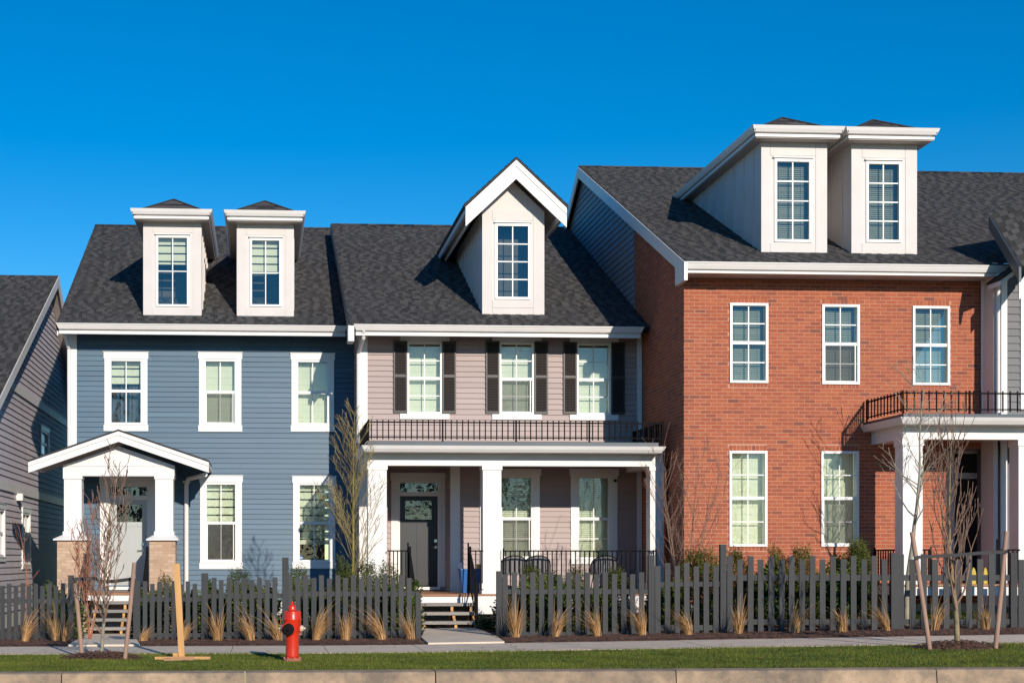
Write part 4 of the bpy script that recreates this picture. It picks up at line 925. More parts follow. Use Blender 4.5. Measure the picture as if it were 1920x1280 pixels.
# ================================================================ HOUSE 3 : brick
RY = 29.3
bh = thing('brick_house', 'red brick house with two tall white dormers and plain white windows', 'house', (X(1560, RY), RY, .3))
BXL, BXR = 8.70, X(1841, RY)
zr0 = Z(1500, 1131, RY); zrt = Z(1560, 521, RY)
rg = {}
for k, (a, b, t, u) in dict(A=(1368, 1439.6, 568.5, 717.8), B=(1540.8, 1611, 571, 720.4), C=(1710.5, 1780, 574, 722), D=(1367, 1438, 845, 1024), E=(1539, 1609.5, 845.5, 1024)).items():
    r_ = rect(a, b, t, u, RY); f = .05; rg[k] = (r_[0]+f, r_[1]-f, r_[2]+f, r_[3]-f)
DW = 1.1
bdo = (X(1783, RY), X(1866, RY), zr0, Z(1800, 838, RY))
dpx = (X(1786, RY), X(1838, RY))
rops = [(g[0]-.05, g[1]+.05, g[2]-.05, g[3]+.05) for g in rg.values()]
Pr = front(RY)
bdoor = (X(1775, RY)-.02, BXR, .95, Z(1800, 840, RY))
w = bricks(bh, Pr, BXL, BXR, zr0, zrt, rops+[bdoor], cap=240, soldiers=True)
for k, bnd in (('A', ('slats', 0, .96)), ('B', ('slats', 0, .96)), ('C', ('slats', 0, .96))):
    window(bh, Pr, rg[k], rail=Z({'A': 1404, 'B': 1576, 'C': 1745}[k], {'A': 642.5, 'B': 645, 'C': 647}[k], RY), rows=(2, 2), blind=bnd, fw=.05, screen=(k == 'B'), bo=-.17)
for k in 'DE': window(bh, Pr, rg[k], rail=Z(1490, 933.5, RY), rows=(2, 2), blind=('plain', 0, 1), fw=.05, screen=(k == 'E'), bo=-.22)
# side (west) wall
rs_y, rs_z = 28.7, 7.50
ry_r, rz_r = 38.55, 12.10; rsl = (rz_r-rs_z)/(ry_r-rs_y)
topf = lambda u: rs_z+(u-rs_y)*rsl-.22
bricks(bh, left(BXL), RY+.03, 33.2, zr0-.0, topf(33.2), [], cap=55, body='side_wall', top=topf, rot=-math.pi/2, soldiers=False, score=lambda b: (b[0]-RY)*1.0+abs(b[1]-5)*.8)
def rng(z):
    lo = 33.2 if z < topf(33.2) else rs_y+(z+.22-rs_z)/rsl
    hi = ry_r+(rz_r-.2-z)/.62
    return lo, max(lo+.02, hi)
siding(bh, left(BXL), 0, 0, 4.5, rz_r-.3, [], 'bluegrey', .155, rng=rng, body='gable_wall', th=.08)
q = MB(); q.box(BXL+.1, BXL+.15, 33.2, 47, 0, 8); q.box(BXL, BXR+3, 47, 47.1, 0, 8); q.box(BXL, BXR+3, RY+.2, 47, zr0-.3, zr0-.2); q.build('back_wall', 'bluegrey', bh)
q = MB(); q.box(BXL-.01, BXR, RY-.012, RY+.3, -.3, zr0-.002); q.build('foundation', 'found', bh)
# roof
rrx0, rrx1 = 8.55, 20.5
rd = [(X(1427, 29.7), X(1550, 29.7)), (X(1596, 29.7), X(1719, 29.7))]
xt = lambda t: (rrx0, 15.4+5*t if t > .15 else 15.2)
shingles(bh, rrx0, rrx1, rs_y, rs_z, ry_r, rz_r, holes=[(a-.3, b+.3, 29.6, 36) for a, b in rd], xtop=lambda t: (rrx0, 15.15+min(6, 12*t)))
bk = (ry_r+8, rz_r-8*.61)
q = MB(); q.add([(rrx0, ry_r, rz_r), (21, ry_r, rz_r), (21, bk[0], bk[1]), (rrx0, bk[0], bk[1]), (rrx0, ry_r, rz_r-.16), (21, ry_r, rz_r-.16), (21, bk[0], bk[1]-.16), (rrx0, bk[0], bk[1]-.16)], [(0,1,2,3),(7,6,5,4),(0,4,5,1),(1,5,6,2),(2,6,7,3),(3,7,4,0)]); q.build('back_roof', 'shbase', bh)
q = MB(); n = 40
for k in range(n): xa = rrx0+(21-rrx0)*k/n; q.prism([(xa, ry_r-.11, rz_r-.03), (xa, ry_r, rz_r+.035), (xa, ry_r+.11, rz_r-.03)], ((21-rrx0)/n-.004, 0, .006), R.random()*.8)
q.build('ridge_cap', 'shingle', bh)
q = MB(); q.prism([(rrx0-.02, rs_y, rs_z-.30), (rrx0-.02, ry_r, rz_r-.30), (rrx0-.02, ry_r, rz_r-.01), (rrx0-.02, rs_y, rs_z-.01)], (.035, 0, 0)); q.build('rake_board', 'white', bh)
q = MB(); q.prism([(rrx0-.02, ry_r, rz_r-.30), (rrx0-.02, bk[0], bk[1]-.30), (rrx0-.02, bk[0], bk[1]-.01), (rrx0-.02, ry_r, rz_r-.01)], (.035, 0, 0)); q.build('rake_board', 'white', bh)
gutter(bh, X(1287, 28.6), X(1908, 28.6), 28.6, Z(1590, 494.5, 28.6), RY, h=.13, d=.13, sr=.01, lb=.20)
q = MB(); q.box(X(1283, 28.6), X(1287.5, 28.6)+.02, 28.6, 29.25, Z(1285, 525, 28.6), Z(1285, 490, 28.6)); q.build('eave_return', 'white', bh)
dormer(bh, (1427, 1550.5), (267, 473.4), (1412, 1585.5), 235, (1456, 1517), (303.5, 449.5), 29.5, .42, rsl, rs_y, rs_z, 4, ('slats', 0), apex=.44)
dormer(bh, (1596, 1719), (271, 477), (1587, 1763), 238.5, (1628, 1685), (308, 450), 29.5, .42, rsl, rs_y, rs_z, 4, ('slats', 0), apex=.44)
# porch
RP = 27.8
cx0 = X(1689, 27.36); bx_ = X(1693, RP); zc1 = Z(1690, 781, 27.36); zbb = Z(1760, 823, RP); zbt = Z(1760, 796, RP)
PXR = 16.6
q = MB(); q.box(bx_, PXR, RP, RP+.3, zbb, zbt); q.build('porch_beam', 'white', bh)
q = MB(); q.box(bx_+.003, bx_+.3, RP+.3, RY-.01, zbb+.003, zbt); q.build('porch_beam', 'white', bh)
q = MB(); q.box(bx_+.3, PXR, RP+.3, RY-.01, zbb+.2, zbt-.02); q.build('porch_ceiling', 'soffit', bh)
q = MB(); q.box(bx_-.03, PXR, RP-.03, RY-.012, zbt+.001, zbt+.035); q.box(bx_+.03, PXR, RP+.03, RY-.012, zbt+.036, zc1-.1); q.build('cornice_bed', 'white', bh)
q = MB(); q.frustum(cx0, PXR, 27.36, RY-.012, zc1-.06, zc1, .03); q.frustum(cx0+.03, PXR, 27.39, RY-.012, zc1-.13, zc1-.06, .05); q.build('cornice', 'white', bh)
q = MB(); q.box(cx0+.10, PXR, 27.46, RY-.012, zc1+.001, zc1+.075); q.build('porch_roof', 'flash', bh)
rzt = Z(1693, 735, 27.5)
x_l = X(1693.5, 27.5); x_2 = X(1818, 27.5)
railing(bh, (x_l, 27.5), (PXR-.2, 27.5), zc1+.075, rzt, 26, (0, (x_2-x_l)/(PXR-.2-x_l)), 'roof_railing')
railing(bh, (x_l, 27.52), (x_l, RY-.1), zc1+.075, rzt, 11, (1,), 'roof_railing')
zrd = .98
dk = MB().box(bx_-.1, PXR, RP-.15, RY, zrd-.22, zrd-.035).build('porch_deck', 'white', bh)
for k in range(11): q = MB(); y0, y1 = RP-.2, RY+.8; q.box(bx_-.12, PXR, y0+(y1-y0)*k/11+.003, y0+(y1-y0)*(k+1)/11-.003, zrd-.034, zrd, R.random()); q.build('deck_board', 'deck', dk)
post(bh, 1693, 1730, RP, zrd, zbb, .36, .13, .2)
post(bh, 1910, 1946, RP, zrd, zbb, .36, .13, .2)
q = MB(); q.box(X(1885, RY), X(1909, RY), RY-.25, RY-.02, zrd, zbb+.2); q.build('pilaster', 'white', bh)
zq = Z(1650, 1029, RP+.2)
railing(bh, (X(1694, 27.9), 27.95), (X(1694, 27.9), RY-.05), zrd, zq, 11, (1,), 'porch_railing', ext=0)
railing(bh, (X(1730, 27.8), 27.8), (X(1745, 27.8), 27.8), zrd, zq, 2, (1,), 'porch_railing', ext=0)
railing(bh, (X(1870, 27.8), 27.8), (X(1912, 27.8), 27.8), zrd, zq, 5, (0,), 'porch_railing', ext=0, pz=zq+.2)
# entry door recess of the brick house
ry2 = RY+.75; Pr2 = front(ry2)
bricks(bh, right(X(1775, RY)-.02), RY, ry2, .95, bdoor[3], [], cap=0, body='recess_wall', soldiers=False)
door(bh, ry2, (1790, 1842), 897, 1078, (1806, 1828, 915, 937), (1790, 1842, 850, 886), 'door_l', (.18, .1), Pr2, None, 842)
q = MB(); q.box(X(1770, RY), BXR+1, ry2+.02, ry2+.1, .9, bdoor[3]+.3); q.build('recess_wall', 'backing', bh)
q = MB(); q.box(X(1770, RY), BXR+1, RY, ry2, bdoor[3], bdoor[3]+.05); q.build('recess_ceiling', 'soffit', bh)
q = MB(); q.box(X(1845, RY), X(1876, RY), RY+.1, RY+.3, .95, bdoor[3]); q.build('recess_wall', 'slate', bh)
# ================================================================ HOUSE 4 : right neighbour
NY = 28.79; nx0 = X(1862, NY)
rh = thing('sided_house', 'dark slate-sided house with white corner boards cut off by the right edge', 'house', (nx0+1, NY, .3))
nz1 = Z(1890, 520, NY)
PN = front(NY)
siding(rh, PN, X(1885, NY), 18.5, Z(1890, 812, NY)-.4, nz1+.1, [(X(1918, NY), 18.4, 5.2, 6.9)], 'slate', .15)
q = MB(); q.box(X(1875, NY), X(1886, NY), NY-.055, NY+.0, .9, nz1+.1); q.build('corner_board', 'white', rh)
q = MB(); q.box(nx0, nx0+.09, NY-.02, NY+.0, .9, nz1+.3); q.box(nx0, nx0+.02, NY+.001, NY+.5, .9, nz1+.3); q.build('corner_board', 'dormerw', rh)
q = MB(); q.box(nx0+.021, 18.5, NY+.1, NY+.2, .9, nz1+.3); q.build('core_wall', 'slate', rh)
q = MB(); q.box(X(1912, NY), X(1919, NY), NY-.05, NY-.001, Z(1915, 770, NY), nz1-.2); q.build('window_trim', 'white', rh)
q = MB(); q.box(X(1919, NY), 17, NY-.02, NY-.01, Z(1915, 760, NY), nz1-.3); q.build('window_pane', 'glass', rh)
pipe(rh, [(X(1872, NY-.1), NY-.1, nz1+.15), (X(1872, NY-.1), NY-.1, Z(1872, 775, NY))], .06)
pipe(rh, [(X(1844, RY-.08), RY-.08, nz1+.4), (X(1844, RY-.08), RY-.08, Z(1844, 775, RY))], .085)
# roof corner: rake board in shade, shingled plane rising to the right
p1 = Vector((X(1915, 27.7), 27.7, Z(1915, 500, 27.7))); p2 = Vector((X(1858, 29.0), 29.0, Z(1858, 404, 29.0))); p2.x = p1.x
p2 = Vector((X(1858, 28.9), 28.9, Z(1858, 404, 28.9)))
ex_ = Vector((4.5, .4, 1.7))
Ln = (p2-p1).length; up = Vector((-.25, -.75, .6)).normalized()
def PmN(x, t, h):
    if x == 'L': return Ln
    return tuple(p1.lerp(p2, t)+ex_*(x/4.5)+up*h)
shingles(rh, 0, 4.5, 0, 0, 0, 0, cap=40, Pm=PmN, xtop=lambda t: (0, 4.5), th=.12)
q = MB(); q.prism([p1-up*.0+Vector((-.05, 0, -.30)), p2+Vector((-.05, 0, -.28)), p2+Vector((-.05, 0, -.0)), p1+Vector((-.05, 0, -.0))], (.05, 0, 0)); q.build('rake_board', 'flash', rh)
q = MB(); a = (X(1876, 28.2), Z(1876, 535, 28.2)); b = (X(1960, 28.2), Z(1960, 470, 28.2)); q.prism([(a[0], 28.2, a[1]), (b[0], 28.2, b[1]), (b[0], 28.2, b[1]+.10), (a[0], 28.2, a[1]+.10)], (0, .5, 0)); q.build('lower_eave', 'dormerw', rh)
q = MB(); q.prism([(a[0]-.01, 28.15, a[1]+.101), (b[0], 28.15, b[1]+.101), (b[0], 28.15, b[1]+.15), (a[0]-.01, 28.15, a[1]+.15)], (0, .6, 0)); q.build('lower_roof', 'shbase', rh)
q = MB(); q.prism([(X(1911, 28.0), 28.0, Z(1911, 562, 28)), (X(1911, 28.0), 28.0, Z(1911, 530, 28)), (X(1960, 28.0), 28.0, Z(1960, 470, 28)), (X(1960, 28.0), 28.0, Z(1960, 500, 28))], (0, .04, 0)); q.build('rake_board', 'white', rh)
# ================================================================ HOUSE 5 : left neighbour
LX = -6.2
lh = thing('sided_house', 'pale mauve-grey house seen side-on at the left edge, gable end in part shadow', 'house', (LX-3, 38, 0))
PL = right(LX)
lay, laz = 42.2, Z(90, 517, 42.2)
lf = lambda z: (lay-(laz-z)/.486, lay+(laz-z)/.63)
ly0 = 33.0
def rngL(z):
    a, b = lf(z+.25); return max(a, ly0), min(b, 50)
lw = [(X0, X1, a, b) for X0, X1, a, b in ()]
siding(lh, PL, 0, 0, Z(0, 717, 34.5)+.22, laz-.35, [], 'mauve', .155, rng=rngL, body='gable_wall', th=.1)
zb1 = Z(0, 717, 34.5); zb2 = Z(0, 917, 34.5)
def yat(px): return LX/rr(px)
wins = [(yat(76), yat(88), Z(82, 852, yat(82)), Z(82, 812, yat(82))), (yat(41), yat(53), Z(47, 1055, yat(47)), Z(47, 965, yat(47))), (yat(-12), yat(5), Z(0, 1040, yat(0)), Z(0, 958, yat(0)))]
lops = [opening(g) for g in wins]
siding(lh, PL, ly0, 50, zb2+.2, zb1, [lops[0]], 'mauve', .155, body='upper_wall', th=.1)
siding(lh, PL, ly0, 50, .2, zb2, lops[1:], 'mauve', .155, body='lower_wall', th=.1)
for z in (zb1, zb2): q = MB(); q.box(LX, LX+.055, ly0, 50, z, z+.21); q.build('belly_band', 'white', lh)
for g in wins: window(lh, PL, g, side=.09, head=(.02, .12), sill=(.02, .1), blind=('plain', 0, 1))
q = MB(); q.box(LX-8, LX, ly0, ly0+.1, .0, 5.4); q.box(LX-8, LX, 49.9, 50, 0, 5); q.box(LX-8, LX-7.9, ly0, 50, 0, 6); q.build('back_wall', 'mauve', lh)
q = MB(); q.box(LX-8, LX-.0, ly0, 50, -.3, .19); q.build('foundation', 'found', lh)
lz = lambda y: laz-(lay-y)*.486
shingles(lh, LX-12, LX+.3, 32.4, lz(32.4), lay, laz, cap=0, ex=.2)
q = MB(); q.add([(LX-12, lay, laz), (LX+.3, lay, laz), (LX+.3, 50, laz-7.8*.63), (LX-12, 50, laz-7.8*.63)], [(0,1,2,3)]); q.prism([(LX-12, lay, laz-.15), (LX+.3, lay, laz-.15), (LX+.3, 50, laz-7.8*.63-.15), (LX-12, 50, laz-7.8*.63-.15)], (0, 0, .14)); q.build('back_roof', 'shbase', lh)
for (ya, za, yb2, zb2_) in ((32.4, lz(32.4), lay, laz), (lay, laz, 50, laz-7.8*.63)):
    q = MB(); q.prism([(LX+.28, ya, za-.28), (LX+.28, yb2, zb2_-.28), (LX+.28, yb2, zb2_-.01), (LX+.28, ya, za-.01)], (.04, 0, 0)); q.build('rake_board', 'white', lh)
    q = MB(); q.prism([(LX, ya, za-.20), (LX, yb2, zb2_-.20), (LX, yb2, zb2_-.16), (LX, ya, za-.16)], (.28, 0, 0)); q.build('soffit', 'soffit', lh)
yv = yat(30); q = MB(); q.box(LX, LX+.18, yv-.1, yv+.12, Z(30, 938, yv), Z(30, 925, yv)); q.build('dryer_vent', 'white', lh)
# ================================================================ FENCES
FY = 26.1
def fence(label, pickets, posts, rails, x0px, x1px, group='charcoal picket fence runs'):
    xa, xb = X(x0px, FY), X(x1px, FY); f = thing('picket_fence', label, 'fence', ((xa+xb)/2, FY, G((xa+xb)/2, FY)))
    for (px, w, top, bot) in pickets:
        c = X(px, FY); hw = w/F_PX*FY/2*1.0; q = MB(); lean = R.uniform(-.006, .006); dy = R.uniform(-.004, .004)
        zt = Z(px, top, FY)+R.uniform(-.006, .006); zb = max(Z(px, bot, FY), G(c, FY)+.0)
        if zt < zb+.3: zb = G(c, FY)
        q.add([(c-hw, FY-.022+dy, zb), (c+hw, FY-.022+dy, zb), (c+hw, FY-.002, zb), (c-hw, FY-.002, zb), (c-hw+lean, FY-.022+dy, zt), (c+hw+lean, FY-.022+dy, zt), (c+hw+lean, FY-.002, zt), (c-hw+lean, FY-.002, zt)],
              [(0,3,2,1),(4,5,6,7),(0,1,5,4),(1,2,6,5),(2,3,7,6),(3,0,4,7)], R.random()); q.build('picket', 'fence', f)
    for (a, b, top) in posts:
        q = MB(); q.box(X(a, FY), X(b, FY), FY-.03, FY+.06, -.2, Z(a, top, FY), R.random()*.5); q.build('fence_post', 'fence', f)
    for (a, b, ta, ba) in rails:
        m_ = (a+b)/2; q = MB(); q.box(X(a, FY), X(b, FY), FY+.0, FY+.038, Z(m_, ba, FY), Z(m_, ta, FY), R.random()*.6); q.build('fence_rail', 'fence', f)
    return f
def prow(p0, p1, n, w, tall, short, bot0, bot1, start=0):
    out = []
    for i in range(n):
        f = i/max(1, n-1); out.append((p0+(p1-p0)*f, w, (tall if (i+start) % 2 == 0 else short), bot0+(bot1-bot0)*f))
    return out
fence('short left-hand run of charcoal picket fence ending at the blue house walkway',
      prow(-62, -10, 5, 8, 1092, 1097, 1201, 1201)+prow(5, 118, 10, 8.2, 1093, 1097.5, 1201, 1200, 1), [(128, 138, 1078)], [(-70, 128, 1122, 1130), (-70, 128, 1184, 1192)], -70, 138)
fence('middle run of charcoal picket fence behind the red fire hydrant, between two walkways',
      prow(272, 366, 8, 8.3, 1089, 1094, 1203, 1202)+prow(401, 515, 9, 9, 1082, 1087, 1201, 1200)[0:9]+prow(542+1.5, 767, 16, 9.3, 1077.5, 1083, 1200, 1199, 0),
      [(250, 263, 1088), (377.5, 390, 1074), (529, 541, 1044.5), (779, 789, 1110)],
      [(257, 380, 1119, 1127), (257, 380, 1186, 1194), (385, 530, 1112, 1121), (385, 530, 1184, 1193), (540, 784, 1108, 1117), (540, 784, 1182, 1190)], 250, 789)
fence('long right-hand run of charcoal picket fence stepping up in front of the brick house',
      prow(947, 1203, 16, 10, 1076, 1072.5, 1201, 1199)+prow(1233, 1342, 7, 10.4, 1060.5, 1055, 1193, 1191)+prow(1368, 1658, 16, 11, 1042, 1048, 1184, 1183)+prow(1689, 1880, 10, 11.6, 1038, 1048, 1183, 1183)+prow(1914, 1990, 4, 11.6, 1048, 1044, 1183, 1183),
      [(931, 941, 1070), (1215.5, 1227, 1040), (1350, 1361, 1020), (1670, 1683, 1036), (1894, 1906, 1036)],
      [(936, 1216, 1104, 1113), (936, 1216, 1184, 1193), (1225, 1351, 1090, 1099), (1225, 1351, 1171, 1181), (1360, 1672, 1077, 1088), (1360, 1672, 1160, 1170), (1682, 1895, 1077, 1088), (1682, 1895, 1160, 1170), (1905, 1995, 1077, 1088), (1905, 1995, 1160, 1170)], 931, 1995)
# ================================================================ HYDRANT
hx, hy = HY; hz = 0.0
h = thing('fire_hydrant', 'red fire hydrant with a black front cap standing on the verge grass', 'fire hydrant', (hx, hy, hz))
def hyd(nm, prof, c, ax='z', m='red', n=28): q = MB(); q.sm = False; q.lathe(prof, c, ax, n); return q.build(nm, m, h)
hyd('base_flange', [(.132, 0), (.132, .035), (.118, .05), (.100, .055)], (hx, hy, 0), m='redbase')
o = hyd('barrel', [(.100, .05), (.094, .09), (.094, .36), (.098, .41), (.112, .47), (.125, .52), (.128, .60), (.130, .605), (.130, .615), (.127, .62), (.127, .70), (.124, .72), (.118, .728)], (hx, hy, 0)); [setattr(p, 'use_smooth', True) for p in o.data.polygons]
o = hyd('bonnet', [(.060, .728), (.060, .745), (.056, .785), (.050, .80), (.030, .815), (.024, .82)], (hx, hy, 0)); [setattr(p, 'use_smooth', True) for p in o.data.polygons]
hyd('operating_nut', [(.022, .815), (.018, .85), (.012, .862)], (hx, hy, 0), n=5)
fx = hx-.058
o = hyd('nozzle_collar', [(.098, -.05), (.098, -.105), (.088, -.115)], (fx, hy, .47), 'y')
pc = hyd('pumper_cap', [(.084, -.115), (.084, -.155), (.074, -.165), (.030, -.168), (.022, -.170), (.020, -.20)], (fx, hy, .47), 'y', 'black')
for s, m_ in ((1, 'cream'), (-1, 'cream')):
    q = MB(); q.lathe([(.050, s*.10), (.050, s*.122), (.044, s*.128), (.044, s*.155), (.022, s*.165), (.018, s*.168), (.015, s*.19)], (hx, hy+.02, .475), 'x', 8); q.build('side_cap', m_, h)
    q = MB(); q.lathe([(.062, s*.08), (.062, s*.108), (.055, s*.112)], (hx, hy+.02, .475), 'x', 20); q.build('side_nozzle', 'red', h)
q = MB(); q.box(hx+.09, hx+.135, hy-.02, hy+.02, .385, .40); q.tube([(hx+.12, hy, .40), (hx+.135, hy, .44), (hx+.15, hy, .46)], .006, 6); q.build('cap_chain', 'redbase', h)
for k in range(8): a = k*math.pi/4+.2; q = MB(); q.lathe([(.012, .05), (.012, .068), (.006, .072)], (hx+.117*math.cos(a), hy+.117*math.sin(a), 0), 'z', 6); q.build('flange_bolt', 'redbase', h)
# ================================================================ TREES
def wig(d, amt): return (d+Vector((R.gauss(0, amt), R.gauss(0, amt), R.gauss(0, amt*.6)))).normalized()
def grow(mb, p, d, L, r, depth, P_):
    n = max(3, int(L/P_['seg'])); pts = [p.copy()]; rad = [r]; dd = d.copy(); ph = R.uniform(0, 6.28)
    for i in range(n):
        dd = wig(dd, P_['wig']); 
        if P_.get('curl'): c = P_['curl']; dd = (dd+Vector((math.sin(ph+i*1.1), math.cos(ph+i*.9), 0))*c).normalized()
        dd = (dd+Vector((0, 0, P_['up']))).normalized()
        p = p+dd*(L/n); pts.append(p.copy()); rad.append(max(P_['rmin'], r*(1-(i+1)/n*P_['taper'])))
        if depth > 0 and i >= P_['bare'](depth, n):
            if R.random() < P_['prob']:
                a = R.uniform(0, 6.28); side = Vector((math.cos(a), math.sin(a)*.8, 0)); sp = P_['spread']
                nd = (dd*(1-sp)+side*sp+Vector((0, 0, P_['lift']))).normalized()
                fl = 1-.55*(i/n)
                grow(mb, pts[-1], nd, L*P_['ratio']*fl*R.uniform(.7, 1.2), max(P_['rmin'], rad[-1]*P_['rr']), depth-1, P_)
    mb.tube(pts, rad, 6 if r > .012 else 4, R.random(), cap=False)
def tree(label, x, y, z, H, r, lean, P_, m, depth=2, name='bare_tree', cat='tree', stems=1, mt=None):
    R.seed(int(x*1000) % 9973+SEED); t = thing(name, label, cat, (x, y, z)); p0 = Vector((x, y, z-.05))
    for s in range(stems):
        trunk = MB(); br = MB(); trunk.sm = True; n = 14; d = Vector((lean[0]+(R.gauss(0, .16) if stems > 1 else 0), lean[1]+(R.gauss(0, .1) if stems > 1 else 0), 1)).normalized(); Hs = H*(R.uniform(.75, 1) if stems > 1 else 1)
        pts = [p0]; rad = [r*1.15]; dd = d; p = p0
        for i in range(n):
            dd = wig(dd, P_.get('twig', .03)); dd = (dd+Vector((0, 0, .05))).normalized(); p = p+dd*(Hs/n); pts.append(p.copy()); f = (i+1)/n; rad.append(max(P_['rmin'], r*(1-f*.93)))
            if i/n >= P_['clear']:
                for _ in range(P_['per']):
                    a = R.uniform(0, 6.28); side = Vector((math.cos(a), math.sin(a)*.8, 0)); sp = P_['spread0']
                    nd = (Vector((0, 0, 1))*(1-sp)+side*sp).normalized(); fl = P_['shape'](f)
                    if fl > .02: grow(br, p-dd*(Hs/n)*R.random(), nd, H*P_['len']*fl*R.uniform(.75, 1.2), max(P_['rmin'], rad[-1]*P_['br']), depth, P_)
        trunk.tube(pts, rad, 10, .5); trunk.build('trunk', mt or m, t)
        if br.v: br.build('crown', m, t)
    return t
SEED = 5
conif = dict(seg=.10, wig=.05, up=.03, rmin=.0036, taper=.85, bare=lambda d, n: n*.25, prob=.75, spread=.38, lift=.1, ratio=.42, rr=.6, clear=.16, per=7, spread0=.40, shape=lambda f: .25+1.0*(1-f)**.8*(.4 if f < .3 else 1), len=.29, br=.26, twig=.012)
tree('slender bare tree with yellow-green stem in front of the blue house corner', X(661, 27.6), 27.6, G(1.7, 27.6), Z(655, 770, 27.6)-G(1.7, 27.6), .040, (-.015, 0, 0), conif, 'bark_t', 2, mt='bark_y')
curly = dict(seg=.07, wig=.11, curl=.26, up=.10, rmin=.0045, taper=.8, bare=lambda d, n: n*.2, prob=.50, spread=.42, lift=.35, ratio=.42, rr=.65, clear=.10, per=4, spread0=.44, shape=lambda f: 1.0-.55*f, len=.36, br=.5, twig=.05)
tree('staked curly-branched young tree with grey-brown trunk in front of the blue house steps', T1[0], T1[1], 0, 2.75, .030, (-.03, 0, 0), curly, 'bark_b', 2, mt='bark_p')
curl2 = dict(curly, clear=.25, per=3, len=.24, spread0=.28)
tree('rust-red corkscrew shrub behind the fence beside the left porch pedestal', X(168, 28.5), 28.5, -.1, 2.85, .018, (.02, 0), curl2, 'bark_r', 1, stems=3, name='bare_shrub', cat='shrub')
ashy = dict(seg=.09, wig=.09, up=.05, rmin=.0045, taper=.82, bare=lambda d, n: n*.2, prob=.36, spread=.45, lift=.15, ratio=.5, rr=.62, clear=.36, per=3, spread0=.55, shape=lambda f: 1.05-.4*f, len=.30, br=.52, twig=.045)
tree('pale-barked young tree leaning before the white corner post of the brick house porch', X(1700, 27.0), 27.0, G(11, 27), Z(1690, 725, 27.0)-G(11, 27), .058, (-.07, 0), ashy, 'bark_p', 2, mt='bark_p')
upr = dict(seg=.09, wig=.08, curl=.10, up=.12, rmin=.0045, taper=.8, bare=lambda d, n: n*.2, prob=.34, spread=.36, lift=.5, ratio=.42, rr=.65, clear=.14, per=4, spread0=.40, shape=lambda f: 1.0-.45*f, len=.42, br=.5, twig=.03)
tree('staked upright brown-twigged young tree on a mulch ring near the right edge', T4[0], T4[1], G(*T4), 3.3, .045, (.0, 0), upr, 'bark_b', 2, mt='bark_g')
red = dict(seg=.1, wig=.09, up=.08, rmin=.0032, taper=.8, bare=lambda d, n: n*.3, prob=.22, spread=.35, lift=.2, ratio=.5, rr=.6, clear=.35, per=1, spread0=.45, shape=lambda f: 1-.4*f, len=.28, br=.5, twig=.03)
tree('small red-barked bare sapling behind the left fence beside the mauve house', X(50, 28.5), 28.5, -.1, 2.3, .028, (.03, 0), red, 'bark_r', 1)
sh6 = dict(red, clear=.15, per=2, len=.34, spread0=.45)
tree('thin many-stemmed bare shrub growing at the left corner of the brick house', X(1283, 27.6), 27.6, .3, Z(1283, 805, 27.6)-.3, .020, (0, 0), sh6, 'bark_b', 1, stems=4, name='bare_shrub', cat='shrub')
# bare street trees across the road, behind the viewer (they shade the verge and mirror in the windows)
big = dict(seg=.55, wig=.10, up=.03, rmin=.012, taper=.85, bare=lambda d, n: n*.2, prob=.6, spread=.5, lift=.1, ratio=.5, rr=.6, clear=.28, per=3, spread0=.55, shape=lambda f: 1.1-.5*f, len=.30, br=.5, twig=.04)
for (tx, ty, th_, lb) in ((15.5, -16, 13.0, 'tall bare street tree behind the viewer to the right'), (3.5, -19, 12.0, 'tall bare street tree behind the viewer near the middle'), (-7.5, -14, 11.5, 'tall bare street tree behind the viewer to the left')):
    tree(lb, tx, ty, 0, th_, .19, (0, 0), big, 'bark_b', 2, name='street_tree')
mb = MB()
for i in range(46):
    tx = -75+i*3.4+R.uniform(-1, 1); ty = -62+R.uniform(-6, 6); H = R.uniform(9, 17); Wd = R.uniform(2.0, 3.2)
    mb.tube([(tx, ty, -.2), (tx, ty, H*.9)], [.25, .05], 6, 0)
    for _ in range(800):
        f = R.random()**.8; r = Wd*(1-f)**.8*R.uniform(.3, 1.1); a = R.uniform(0, 6.28); p = Vector((tx+r*math.cos(a), ty+r*math.sin(a), .6+H*f)); s = R.uniform(.2, .5)
        u = Vector((math.cos(a), math.sin(a), R.uniform(-.5, .1)))*s; v = Vector((-math.sin(a), math.cos(a), R.uniform(-.3, .3)))*s*.5
        mb.add([p-u, p+v, p+u, p-v], [(0, 1, 2, 3)], R.random())
mb.build('far_wood', 'conifer', kind='stuff')
# ---- stakes, straps
def stake(label, b, t, yb, m='oldwood', r=.032, sq=False):
    pb = Vector((X(b[0], yb), yb, Z(b[0], b[1], yb)-.02)); pt = Vector((X(t[0], yb), yb, Z(t[0], t[1], yb)))
    q = MB()
    if sq: 
        w = .048; q.prism([(pb.x-w, yb-.02, pb.z), (pb.x+w, yb-.02, pb.z), (pb.x+w, yb+.02, pb.z), (pb.x-w, yb+.02, pb.z)], tuple(pt-pb), .2)
    else: q.tube([pb, pb.lerp(pt, .5)+Vector((.004, 0, 0)), pt], [r, r*.97, r*.94], 12)
    return q.build('wooden_stake', m, None, label=label, cat='stake')
stake('weathered wooden tree stake, left of the pair beside the blue house walkway', (154, 1231), (140, 1084), 21.5)
stake('weathered wooden tree stake, right of the pair beside the blue house walkway', (234, 1236), (252, 1054), 21.2)
stake('round wooden tree stake leaning left of the tree near the right edge', (1744, 1220), (1710, 997), 21.6, r=.036)
stake('round wooden tree stake leaning right of the tree near the right edge', (1866, 1217), (1887, 996), 21.6, r=.036)
